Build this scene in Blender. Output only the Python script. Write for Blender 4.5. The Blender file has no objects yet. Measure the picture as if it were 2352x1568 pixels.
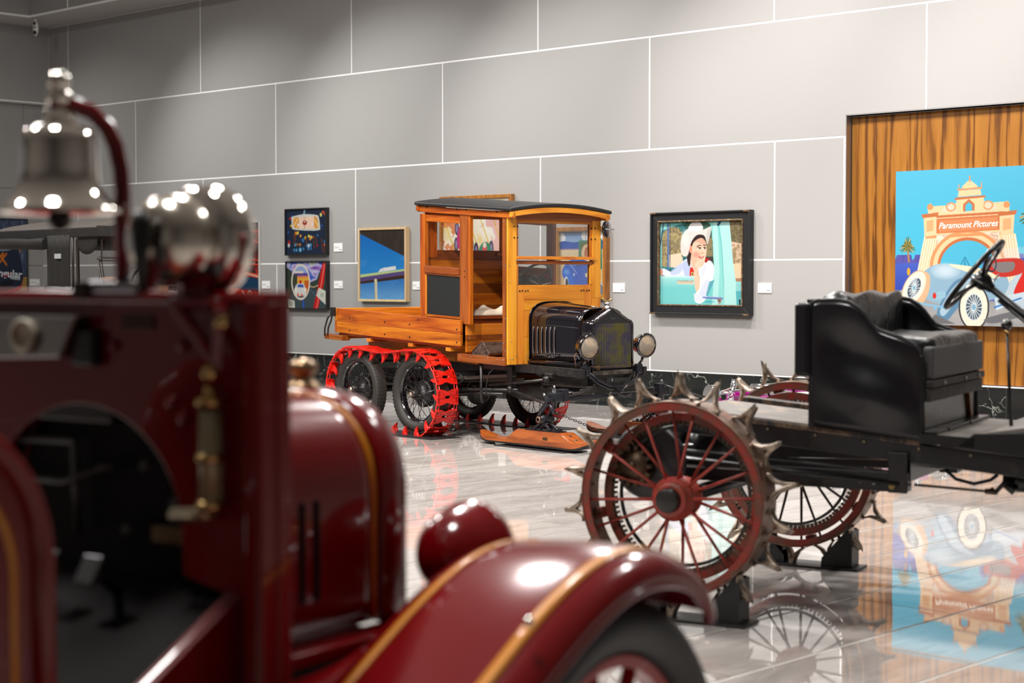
import bpy, bmesh, math, random
import numpy as np
from mathutils import Vector, Matrix
random.seed(7)
SC = bpy.context.scene
COL = SC.collection
PI = math.pi
R = math.radians

# ------------------------------------------------------------------ camera
cam_d = bpy.data.cameras.new('camera'); cam = bpy.data.objects.new('camera', cam_d); COL.objects.link(cam)
cam.location = (0, 0, 1.5); cam.rotation_euler = (R(90 - 2.177), 0, 0)
cam_d.sensor_width = 36; cam_d.lens = 3920 / 2352 * 36; cam_d.clip_start = .05; cam_d.clip_end = 200
cam_d.dof.use_dof = True; cam_d.dof.focus_distance = 14.9; cam_d.dof.aperture_fstop = 2.8; cam_d.dof.aperture_blades = 0
SC.camera = cam
SC.view_settings.view_transform = 'Standard'; SC.view_settings.look = 'None'
SC.view_settings.gamma = 1; SC.view_settings.use_curve_mapping = False
SC.view_settings.exposure = 0.28
SC.cycles.use_denoising = True
SC.cycles.max_bounces = 8; SC.cycles.diffuse_bounces = 3; SC.cycles.glossy_bounces = 5; SC.cycles.transmission_bounces = 6
SC.cycles.sample_clamp_indirect = 6; SC.cycles.caustics_reflective = False; SC.cycles.caustics_refractive = False

# ------------------------------------------------------------------ world
w = bpy.data.worlds.new('world'); SC.world = w; w.use_nodes = True
w.node_tree.nodes['Background'].inputs[0].default_value = (.9, .93, 1, 1)
w.node_tree.nodes['Background'].inputs[1].default_value = 0.12

# wall frame: s along the wall to the right, q out into the room, z up
WO = Vector((0, 22.922, 0)); WS = Vector((.7228, -.69106, 0)); WQ = Vector((-.69106, -.7228, 0))
WANG = math.atan2(WS.y, WS.x)
def WP(s, q, z): return WO + WS * s + WQ * q + Vector((0, 0, z))

# ------------------------------------------------------------------ lights
def area(name, loc, target, size, power, col=(1, .95, .9), shape='DISK', size_y=None, spread=None):
    d = bpy.data.lights.new(name, 'AREA'); d.shape = shape; d.size = size
    if size_y: d.size_y = size_y
    if spread: d.spread = R(spread)
    d.energy = power; d.color = col
    o = bpy.data.objects.new(name, d); COL.objects.link(o); o.location = loc
    o.rotation_euler = (Vector(target) - Vector(loc)).to_track_quat('-Z', 'Y').to_euler()
    return o
def spot(name, loc, target, power, angle, blend=.6, radius=.06, col=(1, .93, .86)):
    d = bpy.data.lights.new(name, 'SPOT'); d.energy = power; d.spot_size = R(angle); d.spot_blend = blend
    d.shadow_soft_size = radius; d.color = col
    o = bpy.data.objects.new(name, d); COL.objects.link(o); o.location = loc
    o.rotation_euler = (Vector(target) - Vector(loc)).to_track_quat('-Z', 'Y').to_euler()
    return o
for _i, (_s, _p) in enumerate(((-9.8, 200), (-5.8, 490), (-2.2, 600), (1.2, 600), (4.6, 520), (8.2, 480))):
    _t = _i / 5
    spot('wall_washer', WP(_s - 1.6, 3.2, 5.9), WP(_s, 0, 2.1), _p, 84, 1.0, .09, (.97 + .03 * _t, .985 - .03 * _t, .955 - .035 * _t))
for _x, _y, _p in ((-5, 6, 260), (-1, 10, 420), (4.2, 8, 130), (-1.5, 3.2, 190), (3.6, 13, 200), (-5.5, 15, 340), (1.4, 16.5, 420), (-9, 20, 320)):
    area('ceiling_light', (_x, _y, 6.9), (_x, _y, 0), .9, _p, (1, .97, .94))
spot('truck_key', (-3.2, 9.5, 6.6), (0.3, 15.7, 1.0), 2300, 46, .6, .12)
spot('floor_key', (-4.0, 9.0, 6.8), (-.8, 11.5, 0), 1500, 60, .8, .12)


# ------------------------------------------------------------------ materials
MATS = {}
def new_mat(name):
    m = bpy.data.materials.new(name); m.use_nodes = True
    nt = m.node_tree; b = nt.nodes['Principled BSDF']
    return m, nt, b
def setp(b, **k):
    names = {'rough': 'Roughness', 'metal': 'Metallic', 'coat': 'Coat Weight', 'coat_rough': 'Coat Roughness', 'ior': 'IOR',
             'spec': 'Specular IOR Level', 'trans': 'Transmission Weight', 'alpha': 'Alpha', 'coat_ior': 'Coat IOR', 'sheen': 'Sheen Weight'}
    for a, v in k.items(): b.inputs[names[a]].default_value = v
def flat(name, col, rough=.5, metal=0, **k):
    if name in MATS: return MATS[name]
    m, nt, b = new_mat(name); b.inputs['Base Color'].default_value = (*col, 1); setp(b, rough=rough, metal=metal, **k)
    MATS[name] = m; return m
def ramp(nt, fac, stops):
    r = nt.nodes.new('ShaderNodeValToRGB'); e = r.color_ramp.elements
    while len(e) < len(stops): e.new(.5)
    for i, (p, c) in enumerate(stops): e[i].position = p; e[i].color = (*c, 1)
    nt.links.new(fac, r.inputs[0]); return r.outputs[0]
def coords(nt, scale=(1, 1, 1), kind='Object', rand=False, rot=(0, 0, 0)):
    t = nt.nodes.new('ShaderNodeTexCoord'); mp = nt.nodes.new('ShaderNodeMapping')
    mp.inputs['Scale'].default_value = scale; mp.inputs['Rotation'].default_value = rot
    nt.links.new(t.outputs[kind], mp.inputs[0])
    if rand:
        oi = nt.nodes.new('ShaderNodeObjectInfo'); mm = nt.nodes.new('ShaderNodeVectorMath'); mm.operation = 'MULTIPLY_ADD'
        cb = nt.nodes.new('ShaderNodeCombineXYZ')
        for k in range(3): nt.links.new(oi.outputs['Random'], cb.inputs[k])
        mm.inputs[1].default_value = (37, 53, 71); nt.links.new(cb.outputs[0], mm.inputs[0]); nt.links.new(mp.outputs[0], mm.inputs[2])
        return mm.outputs[0]
    return mp.outputs[0]
def noise(nt, vec, scale, detail=4, rough=.6, dist=0):
    n = nt.nodes.new('ShaderNodeTexNoise'); n.inputs['Scale'].default_value = scale; n.inputs['Detail'].default_value = detail
    n.inputs['Roughness'].default_value = rough; n.inputs['Distortion'].default_value = dist
    nt.links.new(vec, n.inputs['Vector']); return n.outputs['Fac']
def mixc(nt, fac, a, b, mode='MIX'):
    m = nt.nodes.new('ShaderNodeMix'); m.data_type = 'RGBA'; m.blend_type = mode
    if isinstance(fac, (int, float)): m.inputs[0].default_value = fac
    else: nt.links.new(fac, m.inputs[0])
    for v, i in ((a, 6), (b, 7)):
        if isinstance(v, tuple): m.inputs[i].default_value = (*v, 1)
        else: nt.links.new(v, m.inputs[i])
    return m.outputs[2]
def bump(nt, b, h, strength=.2, dist=.01, inp='Normal'):
    n = nt.nodes.new('ShaderNodeBump'); n.inputs['Strength'].default_value = strength; n.inputs['Distance'].default_value = dist
    nt.links.new(h, n.inputs['Height']); nt.links.new(n.outputs[0], b.inputs[inp])
def wood(name, c1, c2, c3, axis='x', rough=.38, coat=.18, scale=1.0, spread=.16):
    """varnished board: grain stretched along one object axis, a hue of its own for every board"""
    if name in MATS: return MATS[name]
    m, nt, b = new_mat(name)
    k = {'x': (1, 14, 14), 'y': (14, 1, 14), 'z': (14, 14, 1)}[axis]
    v = coords(nt, tuple(scale * q for q in k), rand=True)
    f = noise(nt, v, 1.3, 5, .62, .6); fine = noise(nt, v, 9, 3, .6)
    c = ramp(nt, f, [(.25, c3), (.45, c2), (.62, c1), (.8, c2)])
    c = mixc(nt, mathn(nt, 'MULTIPLY', fine, .28), c, c3)
    kk = {'x': (.9, 7, 7), 'y': (7, .9, 7), 'z': (7, 7, .9)}[axis]; st_ = noise(nt, coords(nt, kk, rand=True), 1.6, 4, .55, .5)
    c = mixc(nt, ramp(nt, st_, [(.58, (0, 0, 0)), (.68, (.62, .62, .62))]), c, c3)
    oi = nt.nodes.new('ShaderNodeObjectInfo')
    hs = nt.nodes.new('ShaderNodeHueSaturation')
    nt.links.new(c, hs.inputs['Color'])
    nt.links.new(mathn(nt, 'MULTIPLY_ADD', oi.outputs['Random'], .02, .49), hs.inputs['Hue'])
    nt.links.new(mathn(nt, 'MULTIPLY_ADD', oi.outputs['Random'], spread * 2, 1 - spread), hs.inputs['Value'])
    nt.links.new(hs.outputs[0], b.inputs['Base Color'])
    setp(b, rough=rough, coat=coat, coat_rough=.12)
    bump(nt, b, fine, .06, .003)
    MATS[name] = m; return m
def mathn(nt, op, a, b=None, c=None):
    n = nt.nodes.new('ShaderNodeMath'); n.operation = op
    for i, v in enumerate((a, b, c)):
        if v is None: continue
        if isinstance(v, (int, float)): n.inputs[i].default_value = v
        else: nt.links.new(v, n.inputs[i])
    return n.outputs[0]
def worn(name, base, wear, rough=.5, amount=.5, scale=6, metal=0, coat=0, bumpy=.15, third=None):
    """painted metal with chips and rust of its own shape"""
    if name in MATS: return MATS[name]
    m, nt, b = new_mat(name); v = coords(nt)
    f = noise(nt, v, scale, 8, .7); g = noise(nt, v, scale * 4.3, 6, .7)
    mk = ramp(nt, mathn(nt, 'MULTIPLY_ADD', g, .35, mathn(nt, 'MULTIPLY', f, .75)), [(max(0, 1 - amount - .06), (0, 0, 0)), (min(1, 1 - amount + .06), (1, 1, 1))])
    c = mixc(nt, mk, base, wear)
    if third: c = mixc(nt, ramp(nt, noise(nt, v, scale * 1.7, 4), [(.55, (0, 0, 0)), (.7, (1, 1, 1))]), c, third)
    nt.links.new(c, b.inputs['Base Color']); setp(b, rough=rough, metal=metal, coat=coat, coat_rough=.15)
    bump(nt, b, g, bumpy, .004)
    MATS[name] = m; return m

# ------------------------------------------------------------------ mesh builder
class MB:
    def __init__(s): s.v = []; s.f = []; s.sm = []
    def add(s, vs, fs, smooth=False):
        n = len(s.v); s.v += [tuple(p) for p in vs]; s.f += [tuple(i + n for i in f) for f in fs]; s.sm += [smooth] * len(fs); return s
    def box(s, c, d, rot=None):
        c = Vector(c); h = Vector(d) / 2
        vs = [Vector((x * h.x, y * h.y, z * h.z)) for x in (-1, 1) for y in (-1, 1) for z in (-1, 1)]
        if rot is not None: vs = [rot @ p for p in vs]
        return s.add([c + p for p in vs], [(0, 1, 3, 2), (4, 6, 7, 5), (0, 4, 5, 1), (2, 3, 7, 6), (0, 2, 6, 4), (1, 5, 7, 3)])
    def b2(s, x0, x1, y0, y1, z0, z1, f=None):
        """box between limits; f(x,y,z) may shear it"""
        vs = [(x, y, z) for x in (x0, x1) for y in (y0, y1) for z in (z0, z1)]
        if f: vs = [f(*p) for p in vs]
        return s.add(vs, [(0, 1, 3, 2), (4, 6, 7, 5), (0, 4, 5, 1), (2, 3, 7, 6), (0, 2, 6, 4), (1, 5, 7, 3)])
    def bar(s, p0, p1, wd, ht, up=(0, 0, 1)):
        """rectangular bar from p0 to p1"""
        p0 = Vector(p0); p1 = Vector(p1); d = p1 - p0; L = d.length; d.normalize()
        y = Vector(up).cross(d)
        if y.length < 1e-4: y = Vector((0, 1, 0)).cross(d)
        y.normalize(); z = d.cross(y)
        return s.box((p0 + p1) / 2, (L, wd, ht), Matrix((d, y, z)).transposed())
    def ring(s, c, ax, r, n=16, ph=0):
        ax = Vector(ax).normalized(); a = ax.orthogonal().normalized(); b = ax.cross(a)
        return [Vector(c) + a * (r * math.cos(2 * PI * i / n + ph)) + b * (r * math.sin(2 * PI * i / n + ph)) for i in range(n)]
    def tube(s, pts, r, n=10, closed=False, caps=True, smooth=True):
        pts = [Vector(p) for p in pts]; m = len(pts); rr = r if hasattr(r, '__len__') else [r] * m
        t0 = (pts[1] - pts[0]).normalized(); a = t0.orthogonal().normalized(); rings = []
        for i in range(m):
            if closed: t = pts[(i + 1) % m] - pts[i - 1]
            else: t = pts[min(i + 1, m - 1)] - pts[max(i - 1, 0)]
            t.normalize(); a = (a - t * a.dot(t)).normalized(); b = t.cross(a)
            rings.append([pts[i] + a * (rr[i] * math.cos(2 * PI * k / n)) + b * (rr[i] * math.sin(2 * PI * k / n)) for k in range(n)])
        vs = [p for q in rings for p in q]; fs = []
        for i in range(m if closed else m - 1):
            j = (i + 1) % m
            for k in range(n): fs.append((i * n + k, i * n + (k + 1) % n, j * n + (k + 1) % n, j * n + k))
        s.add(vs, fs, smooth)
        if caps and not closed:
            s.add(rings[0], [tuple(range(n))[::-1]]); s.add(rings[-1], [tuple(range(n))])
        return s
    def cyl(s, p0, p1, r, r2=None, n=20, smooth=True): return s.tube([p0, p1], [r, r if r2 is None else r2], n, smooth=smooth)
    def lathe(s, o, ax, prof, n=32, smooth=True, closed=False):
        """prof = [(distance along axis, radius)]"""
        o = Vector(o); ax = Vector(ax).normalized(); a = ax.orthogonal().normalized(); b = ax.cross(a); m = len(prof)
        vs = [o + ax * d + a * (r * math.cos(2 * PI * k / n)) + b * (r * math.sin(2 * PI * k / n)) for d, r in prof for k in range(n)]
        fs = [(i * n + k, i * n + (k + 1) % n, ((i + 1) % m) * n + (k + 1) % n, ((i + 1) % m) * n + k) for i in range(m if closed else m - 1) for k in range(n)]
        return s.add(vs, fs, smooth)
    def prism(s, poly, f0, f1):
        """poly 2D points; f0/f1 map (a,b)->3D for both faces"""
        n = len(poly); vs = [f0(*p) for p in poly] + [f1(*p) for p in poly]
        return s.add(vs, [tuple(range(n)), tuple(range(2 * n - 1, n - 1, -1))] + [(i, i + n, (i + 1) % n + n, (i + 1) % n) for i in range(n)])
    def ball(s, c, r, n=16, sc=(1, 1, 1)):
        m = n // 2; c = Vector(c); vs = []; fs = []
        for i in range(m + 1):
            t = PI * i / m
            for k in range(n):
                p = 2 * PI * k / n; vs.append(c + Vector((r * sc[0] * math.sin(t) * math.cos(p), r * sc[1] * math.sin(t) * math.sin(p), r * sc[2] * math.cos(t))))
        for i in range(m):
            for k in range(n): fs.append((i * n + k, i * n + (k + 1) % n, (i + 1) * n + (k + 1) % n, (i + 1) * n + k))
        return s.add(vs, fs, True)
    def grid(s, rows, smooth=True, closed_u=False):
        m = len(rows); n = len(rows[0]); vs = [p for r in rows for p in r]; fs = []
        for i in range(m - 1):
            for k in range(n if closed_u else n - 1): fs.append((i * n + k, i * n + (k + 1) % n, (i + 1) * n + (k + 1) % n, (i + 1) * n + k))
        return s.add(vs, fs, smooth)
    def mesh(s, name):
        me = bpy.data.meshes.new(name); me.from_pydata([tuple(v) for v in s.v], [], s.f)
        me.polygons.foreach_set('use_smooth', s.sm)
        bm = bmesh.new(); bm.from_mesh(me); bmesh.ops.remove_doubles(bm, verts=bm.verts, dist=1e-5)
        bmesh.ops.recalc_face_normals(bm, faces=bm.faces); bm.to_mesh(me); bm.free(); return me
    def build(s, name, mat, parent=None, bevel=0, solid=0, segs=2, sub=0):
        me = s.mesh(name); me.materials.append(mat); return link(name, me, parent, bevel, solid, segs, sub)
def link(name, me, parent=None, bevel=0, solid=0, segs=2, sub=0):
    o = bpy.data.objects.new(name, me); COL.objects.link(o); o.parent = parent
    if sub: md = o.modifiers.new('sub', 'SUBSURF'); md.levels = sub; md.render_levels = sub
    if solid: md = o.modifiers.new('solid', 'SOLIDIFY'); md.thickness = solid; md.offset = 0
    if bevel: md = o.modifiers.new('bevel', 'BEVEL'); md.width = bevel; md.segments = segs; md.limit_method = 'ANGLE'; md.angle_limit = R(40)
    return o
def thing(name, label, cat, loc=(0, 0, 0), rz=0, group=None):
    o = bpy.data.objects.new(name, None); COL.objects.link(o); o.location = loc; o.rotation_euler = (0, 0, rz)
    o['label'] = label; o['category'] = cat
    if group: o['group'] = group
    return o
def tag(o, label, cat, group=None):
    o['label'] = label; o['category'] = cat
    if group: o['group'] = group
    return o
def node(name, parent, loc=(0, 0, 0), rot=(0, 0, 0)):
    o = bpy.data.objects.new(name, None); COL.objects.link(o); o.parent = parent; o.location = loc; o.rotation_euler = rot; return o
def copy_tree(o, parent=None):
    c = o.copy(); COL.objects.link(c); c.parent = parent
    for ch in list(o.children): copy_tree(ch, c)
    return c
def text(name, body, size, mat, parent, loc, rot, depth=.0004, shear=0, align='CENTER', weight=0, space=1, sx=1):
    cu = bpy.data.curves.new(name, 'FONT'); cu.body = body; cu.size = size; cu.extrude = depth; cu.shear = shear; cu.offset = weight
    cu.align_x = align; cu.align_y = 'CENTER'; cu.space_character = space; cu.resolution_u = 3; cu.materials.append(mat)
    t = bpy.data.objects.new(name, cu); COL.objects.link(t); bpy.context.view_layer.update()
    me = bpy.data.meshes.new_from_object(t.evaluated_get(bpy.context.evaluated_depsgraph_get())); bpy.data.objects.remove(t); bpy.data.curves.remove(cu)
    if not me.materials: me.materials.append(mat)
    o = bpy.data.objects.new(name, me); COL.objects.link(o); o.parent = parent; o.location = loc; o.rotation_euler = rot; o.scale = (sx, 1, 1)
    return o

# ================================================================== ROOM
def struct(name, loc=(0, 0, 0), rz=0):
    o = bpy.data.objects.new(name, None); COL.objects.link(o); o.location = loc; o.rotation_euler = (0, 0, rz); o['kind'] = 'structure'; return o
def mk_wallpaint():
    m, nt, b = new_mat('grey_wall_laminate'); v = coords(nt)
    c = mixc(nt, noise(nt, v, .8, 3), (.335, .325, .315), (.35, .34, .33)); nt.links.new(c, b.inputs['Base Color']); setp(b, rough=.42, spec=.35)
    bump(nt, b, noise(nt, v, 220, 2), .05, .001); return m
WALLM = mk_wallpaint()
JOINT = flat('pale_joint', (.95, .93, .91), .6)
def mk_marble(name, base, vein, vein2):
    m, nt, b = new_mat(name); v = coords(nt, (1, 1, 1), rand=True)
    wv = nt.nodes.new('ShaderNodeTexVoronoi'); wv.feature = 'DISTANCE_TO_EDGE'; wv.inputs['Scale'].default_value = 2.2
    dn = nt.nodes.new('ShaderNodeTexNoise'); dn.inputs['Scale'].default_value = 3; dn.inputs['Detail'].default_value = 6
    nt.links.new(v, dn.inputs['Vector']); ma = nt.nodes.new('ShaderNodeVectorMath'); ma.operation = 'MULTIPLY_ADD'; ma.inputs[1].default_value = (.9, .9, .9)
    nt.links.new(dn.outputs['Color'], ma.inputs[0]); nt.links.new(v, ma.inputs[2]); nt.links.new(ma.outputs[0], wv.inputs['Vector'])
    msk = ramp(nt, wv.outputs['Distance'], [(0, (1, 1, 1)), (.012, (.25, .25, .25)), (.03, (0, 0, 0))])
    k = ramp(nt, noise(nt, v, 2.3, 4), [(.45, (0, 0, 0)), (.62, (1, 1, 1))])
    f = mathn(nt, 'MULTIPLY', msk, k); c = mixc(nt, noise(nt, v, 5, 6), base, vein2); c = mixc(nt, f, c, vein)
    nt.links.new(c, b.inputs['Base Color']); setp(b, rough=.09, spec=.6); return m
MARBLE = mk_marble('black_marble', (.008, .009, .009), (.55, .55, .5), (.02, .022, .02))

ROWS = [(4.47, 5.96, [-11.55, -10.9, -6.97, -3.26, .47, 4.22, 7.94, 11.7]), (3.08, 4.47, [-11.8, -8.82, -5.04, -1.34, 2.36, 6.22, 9.9, 11.7]),
        (1.70, 3.08, [-11.8, -10.62, -6.92, -3.18, .516, 4.24, 5.19]), (.335, 1.70, [-11.8, -8.76, -5.03, -1.34, 2.38, 5.19])]
wb = struct('wall_back', WO, WANG)
NS0, NS1, NZ0, NZ1 = 5.22, 10.2, .335, 3.31
# local axes: x = s, y = -q
MB().b2(-11.9, NS0, .004, .25, 0, 5.97).b2(NS0, 11.7, .004, .25, NZ1, 5.97).b2(NS1, 11.7, .012, .25, 0, NZ1).b2(NS0, NS1, .012, .25, 0, NZ0).build('backing', JOINT, wb)
g = .011
for (z0, z1, xs) in ROWS:
    for a, b_ in zip(xs[:-1], xs[1:]):
        m = MB(); x0, x1, y0, y1 = a + g, b_ - g, z0 + g, z1 - g
        if z1 > 4 and z0 < 4 and b_ > NS0:
            cut = NZ1 + .012
            if a < NS0: poly = [(x0, y0), (NS0 - .012, y0), (NS0 - .012, cut), (x1, cut), (x1, y1), (x0, y1)]
            else: poly = [(x0, cut), (x1, cut), (x1, y1), (x0, y1)]
        else: poly = [(x0, y0), (x1, y0), (x1, y1), (x0, y1)]
        m.prism(poly, lambda p, q: (p, 0, q), lambda p, q: (p, .0039, q)); m.build('wall_panel', WALLM, wb)
MB().prism([(NS1 + .01, .345), (11.7, .345), (11.7, 3.3), (NS1 + .01, 3.3)], lambda p, q: (p, 0, q), lambda p, q: (p, .0039, q)).build('wall_panel', WALLM, wb)
# niche with figured veneer
def mk_veneer():
    m, nt, b = new_mat('zebra_veneer'); v = coords(nt, (1, 1, .07), rand=False)
    wv = nt.nodes.new('ShaderNodeTexWave'); wv.wave_type = 'BANDS'; wv.bands_direction = 'X'; wv.inputs['Scale'].default_value = 2.6
    wv.inputs['Distortion'].default_value = 13; wv.inputs['Detail'].default_value = 4; wv.inputs['Detail Scale'].default_value = 1.6; wv.inputs['Detail Roughness'].default_value = .62
    nt.links.new(v, wv.inputs[0]); v2 = coords(nt, (26, 26, .7)); v3 = coords(nt, (5, 5, .25))
    f = mathn(nt, 'MULTIPLY_ADD', noise(nt, v2, 1, 4), .45, mathn(nt, 'MULTIPLY', wv.outputs[1], .6))
    c = ramp(nt, f, [(.2, (.085, .028, .005)), (.32, (.16, .055, .007)), (.44, (.26, .098, .012)), (.85, (.33, .135, .020))])
    c = mixc(nt, ramp(nt, noise(nt, v3, 1, 2), [(.4, (0, 0, 0)), (.75, (.6, .6, .6))]), c, (.20, .075, .012))
    nt.links.new(c, b.inputs['Base Color']); setp(b, rough=.3, coat=.2, coat_rough=.2); return m
VENEER = mk_veneer()
nv = struct('trim_1', WO, WANG)
for k in range(4):
    x0 = NS0 + .01 + k * 1.24; MB().b2(x0, min(x0 + 1.2385, NS1 - .01), .10, .13, NZ0 + .01, NZ1 - .01).build('veneer_sheet', VENEER, nv)
EDGE = flat('satin_aluminium', (.62, .6, .58), .3, .9)
MB().b2(NS0 - .011, NS0, -.004, .13, NZ0, NZ1 + .011).build('metal_edge', EDGE, nv)
MB().b2(NS0 - .011, NS1, -.004, .13, NZ1, NZ1 + .011).build('metal_edge', EDGE, nv)
MB().b2(NS1, NS1 + .008, -.004, .13, NZ0, NZ1 + .011).build('metal_edge', EDGE, nv)
# marble baseboard
bb = struct('baseboard_back', WO, WANG); tile_me = None
x = -11.8 + .05
k0 = math.floor((-11.75 - 2.667) / .649)
for k in range(k0, 14):
    x0 = 2.667 + k * .649
    if x0 + .646 > 11.7: break
    if tile_me is None: tile_me = MB().b2(0, .6455, -.012, .01, .002, .325).mesh('marble_tile'); tile_me.materials.append(MARBLE)
    o = link('marble_tile', tile_me, bb); o.location = (x0, 0, 0)
MB().b2(-11.8, 11.7, -.008, .012, 0, .33).build('grout', flat('dark_grout', (.25, .25, .24), .7), bb)
# left wall (perpendicular), upper part overhangs the lower
wl = struct('wall_left', WO, WANG)
MB().b2(-12.0, -11.55, -14, -.0, 4.62, 5.97).build('upper_bulkhead', WALLM, wl)
MB().b2(-12.0, -11.545, -14, -.0, 4.60, 4.62).build('metal_edge', JOINT, wl)
MB().b2(-12.2, -11.82, -14, 0.2, 0, 4.6).build('backing', flat('panel_shadow_gap', (.2, .2, .19), .6), wl)
for z0, z1 in ((.335, 1.70), (1.70, 3.08), (3.08, 4.6)):
    q = .0
    for q1 in (.37, 2.2, 4.0, 5.9, 7.8, 9.7, 11.6, 13.5):
        MB().b2(-11.82, -11.80, -q1 + .004, -q - .004, z0 + .005, z1 - .005).build('wall_panel', WALLM, wl); q = q1
MB().b2(-11.82, -11.785, -14, 0, 0, .33).build('baseboard_strip', MARBLE, wl)
# soffit, fascia and raised ceiling
CEIL = flat('ceiling_paint', (.52, .50, .48), .8)
ce = struct('ceiling', WO, WANG)
MB().b2(-12, 24, -.92, .25, 5.96, 6.2).build('soffit_panel', CEIL, ce)
MB().b2(-12, -10.62, -26, -.92, 5.96, 6.2).build('soffit_panel', CEIL, ce)
MB().b2(-10.63, 24, -.925, -.90, 5.975, 7.2).b2(-10.64, -10.615, -26, -.92, 5.975, 7.2).build('fascia', WALLM, ce)
MB().b2(-10.625, 24, -.94, -.918, 5.955, 5.99).b2(-10.63, -10.605, -26, -.94, 5.955, 5.99).build('edge_trim', JOINT, ce)
MB().b2(-12, 24, -26, .25, 7.2, 7.4).build('upper_ceiling', flat('white_ceiling', (.40, .395, .385), .85), ce)
for k in range(7): MB().b2(-9.4 + k * 4, -9.39 + k * 4, -.94, -.925, 6.0, 7.2).build('fascia_joint', JOINT, ce)
vb = MB().b2(-10.2, -9.55, -.935, -.924, 6.35, 6.55)
for k in range(9): vb.b2(-10.17 + k * .07, -10.14 + k * .07, -.95, -.935, 6.36, 6.54)
AG = (vb.build('air_grille', flat('dark_grille', (.05, .05, .05), .6), ce))
# the side and back walls nobody sees directly but that close the hall
HALL = flat('dark_hall_paint', (.24, .225, .21), .7)
wr = struct('wall_right', WO, WANG); MB().b2(23.8, 24.1, -26, .25, 0, 7.2).build('plain_panel', HALL, wr)
MB().b2(11.7, 24, .0, .25, 0, 5.96).build('plain_panel', WALLM, wr)
wf = struct('wall_front', WO, WANG); MB().b2(-12, 24, -26.3, -26, 0, 7.2).build('plain_panel', HALL, wf)

# smoke / motion detector hanging from the soffit corner
dt = thing('motion_detector', 'small white oval detector hanging from the ceiling soffit in the far left corner', 'detector', WP(-10.66, .78, 5.96), WANG)
WHT = flat('white_plastic', (.75, .74, .72), .4); BLK = flat('black_plastic', (.012, .012, .013), .35)
MB().cyl((0, 0, 0), (0, 0, -.05), .03).build('mount', WHT, dt)
MB().ball((0, 0, -.17), .075, 20, (1, .5, 1.75)).build('housing', WHT, dt)
MB().ball((.02, -.025, -.245), .035, 14).build('lens', BLK, dt)
MB().b2(.0, .045, -.045, -.03, -.11, -.07).build('sensor_window', BLK, dt); MB().b2(.0, .05, -.045, -.033, -.165, -.152).build('sensor_window', BLK, dt)

# floor
def mk_floor():
    m, nt, b = new_mat('polished_marble_floor'); v = coords(nt, (1.0, .22, 1), rand=True)
    f = noise(nt, v, 2.6, 7, .62, .8); f2 = noise(nt, v, 9, 5, .6, .3)
    c = ramp(nt, f, [(.3, (.33, .295, .27)), (.48, (.44, .405, .38)), (.7, (.52, .485, .46))])
    ln = ramp(nt, f2, [(.50, (0, 0, 0)), (.58, (.4, .4, .4)), (.66, (0, 0, 0))])
    c = mixc(nt, ln, c, (.26, .23, .21)); nt.links.new(c, b.inputs['Base Color'])
    setp(b, rough=.028, ior=1.72)
    g = coords(nt, (1, 1, 1), rand=True); bump(nt, b, noise(nt, g, 2.2, 2, .4), .05, .01); return m
FLOORM = mk_floor()
fl = struct('floor', WO, WANG)
MB().b2(-12, 24, -26, .25, -.2, -.004).build('screed', flat('grout_with_edge_glint', (.92, .89, .84), .4), fl)  # pale grout; bright bevel-edge reflections are put into its colour and wide gaps
def view_dist(s, q):
    p = WP(s, q, 0)
    if p.y < 2: return None
    u = 1176 + 3920 * p.x / p.y; y = 635 + 1.5 * 3920 / p.y
    if -250 < u < 2600 and y < 1900: return p.y
    return None
tl = MB().b2(-.266, .266, -.8215, .8215, -.02, 0).mesh('floor_tile'); tl.materials.append(FLOORM)
cand = []; rest = MB(); rnd = random.Random(3)
for i in range(-33, 42):
    s = 6.0 + i * .55 + .275
    if s < -11.8 or s > 23.7: continue
    for j in range(0, 15):
        q = 1.5 + .825 + j * 1.65 + (-.825 if i % 2 else 0)
        if q < 2.2: q = 1.5 + .41; half = True
        else: half = False
        d = view_dist(s, q)
        cand.append((d if d else 999, s, q, half))
cand.sort(key=lambda t: t[0])
n = 0
for d, s, q, half in cand:
    tx, ty = rnd.uniform(-1, 1) * .0011, rnd.uniform(-1, 1) * .0006
    if not half and n < 290 and d < 900:
        o = link('floor_tile', tl, fl); o.location = (s, -q, 0); o.rotation_euler = (ty, tx, 0); n += 1
    else:
        hy = .4035 if half else .8215
        rest.b2(s - .266, s + .266, -q - hy, -q + hy, -.02, 0, lambda x, y, z: (x, y, z - (x - s) * tx + (y + q) * ty))
o = rest.build('floor_tiles', FLOORM, fl); o['kind'] = 'stuff'
bl = MB().b2(-.323, .323, -.3735, .3735, -.02, 0).mesh('border_tile'); bl.materials.append(MARBLE)
for k in range(-22, 14):
    for j in (0, 1):
        o = link('border_tile', bl, fl); o.location = (2.667 + .3245 + k * .649, -(.375 + .75 * j), 0); o.rotation_euler = (rnd.uniform(-1, 1) * .0006, rnd.uniform(-1, 1) * .0006, 0)

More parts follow.
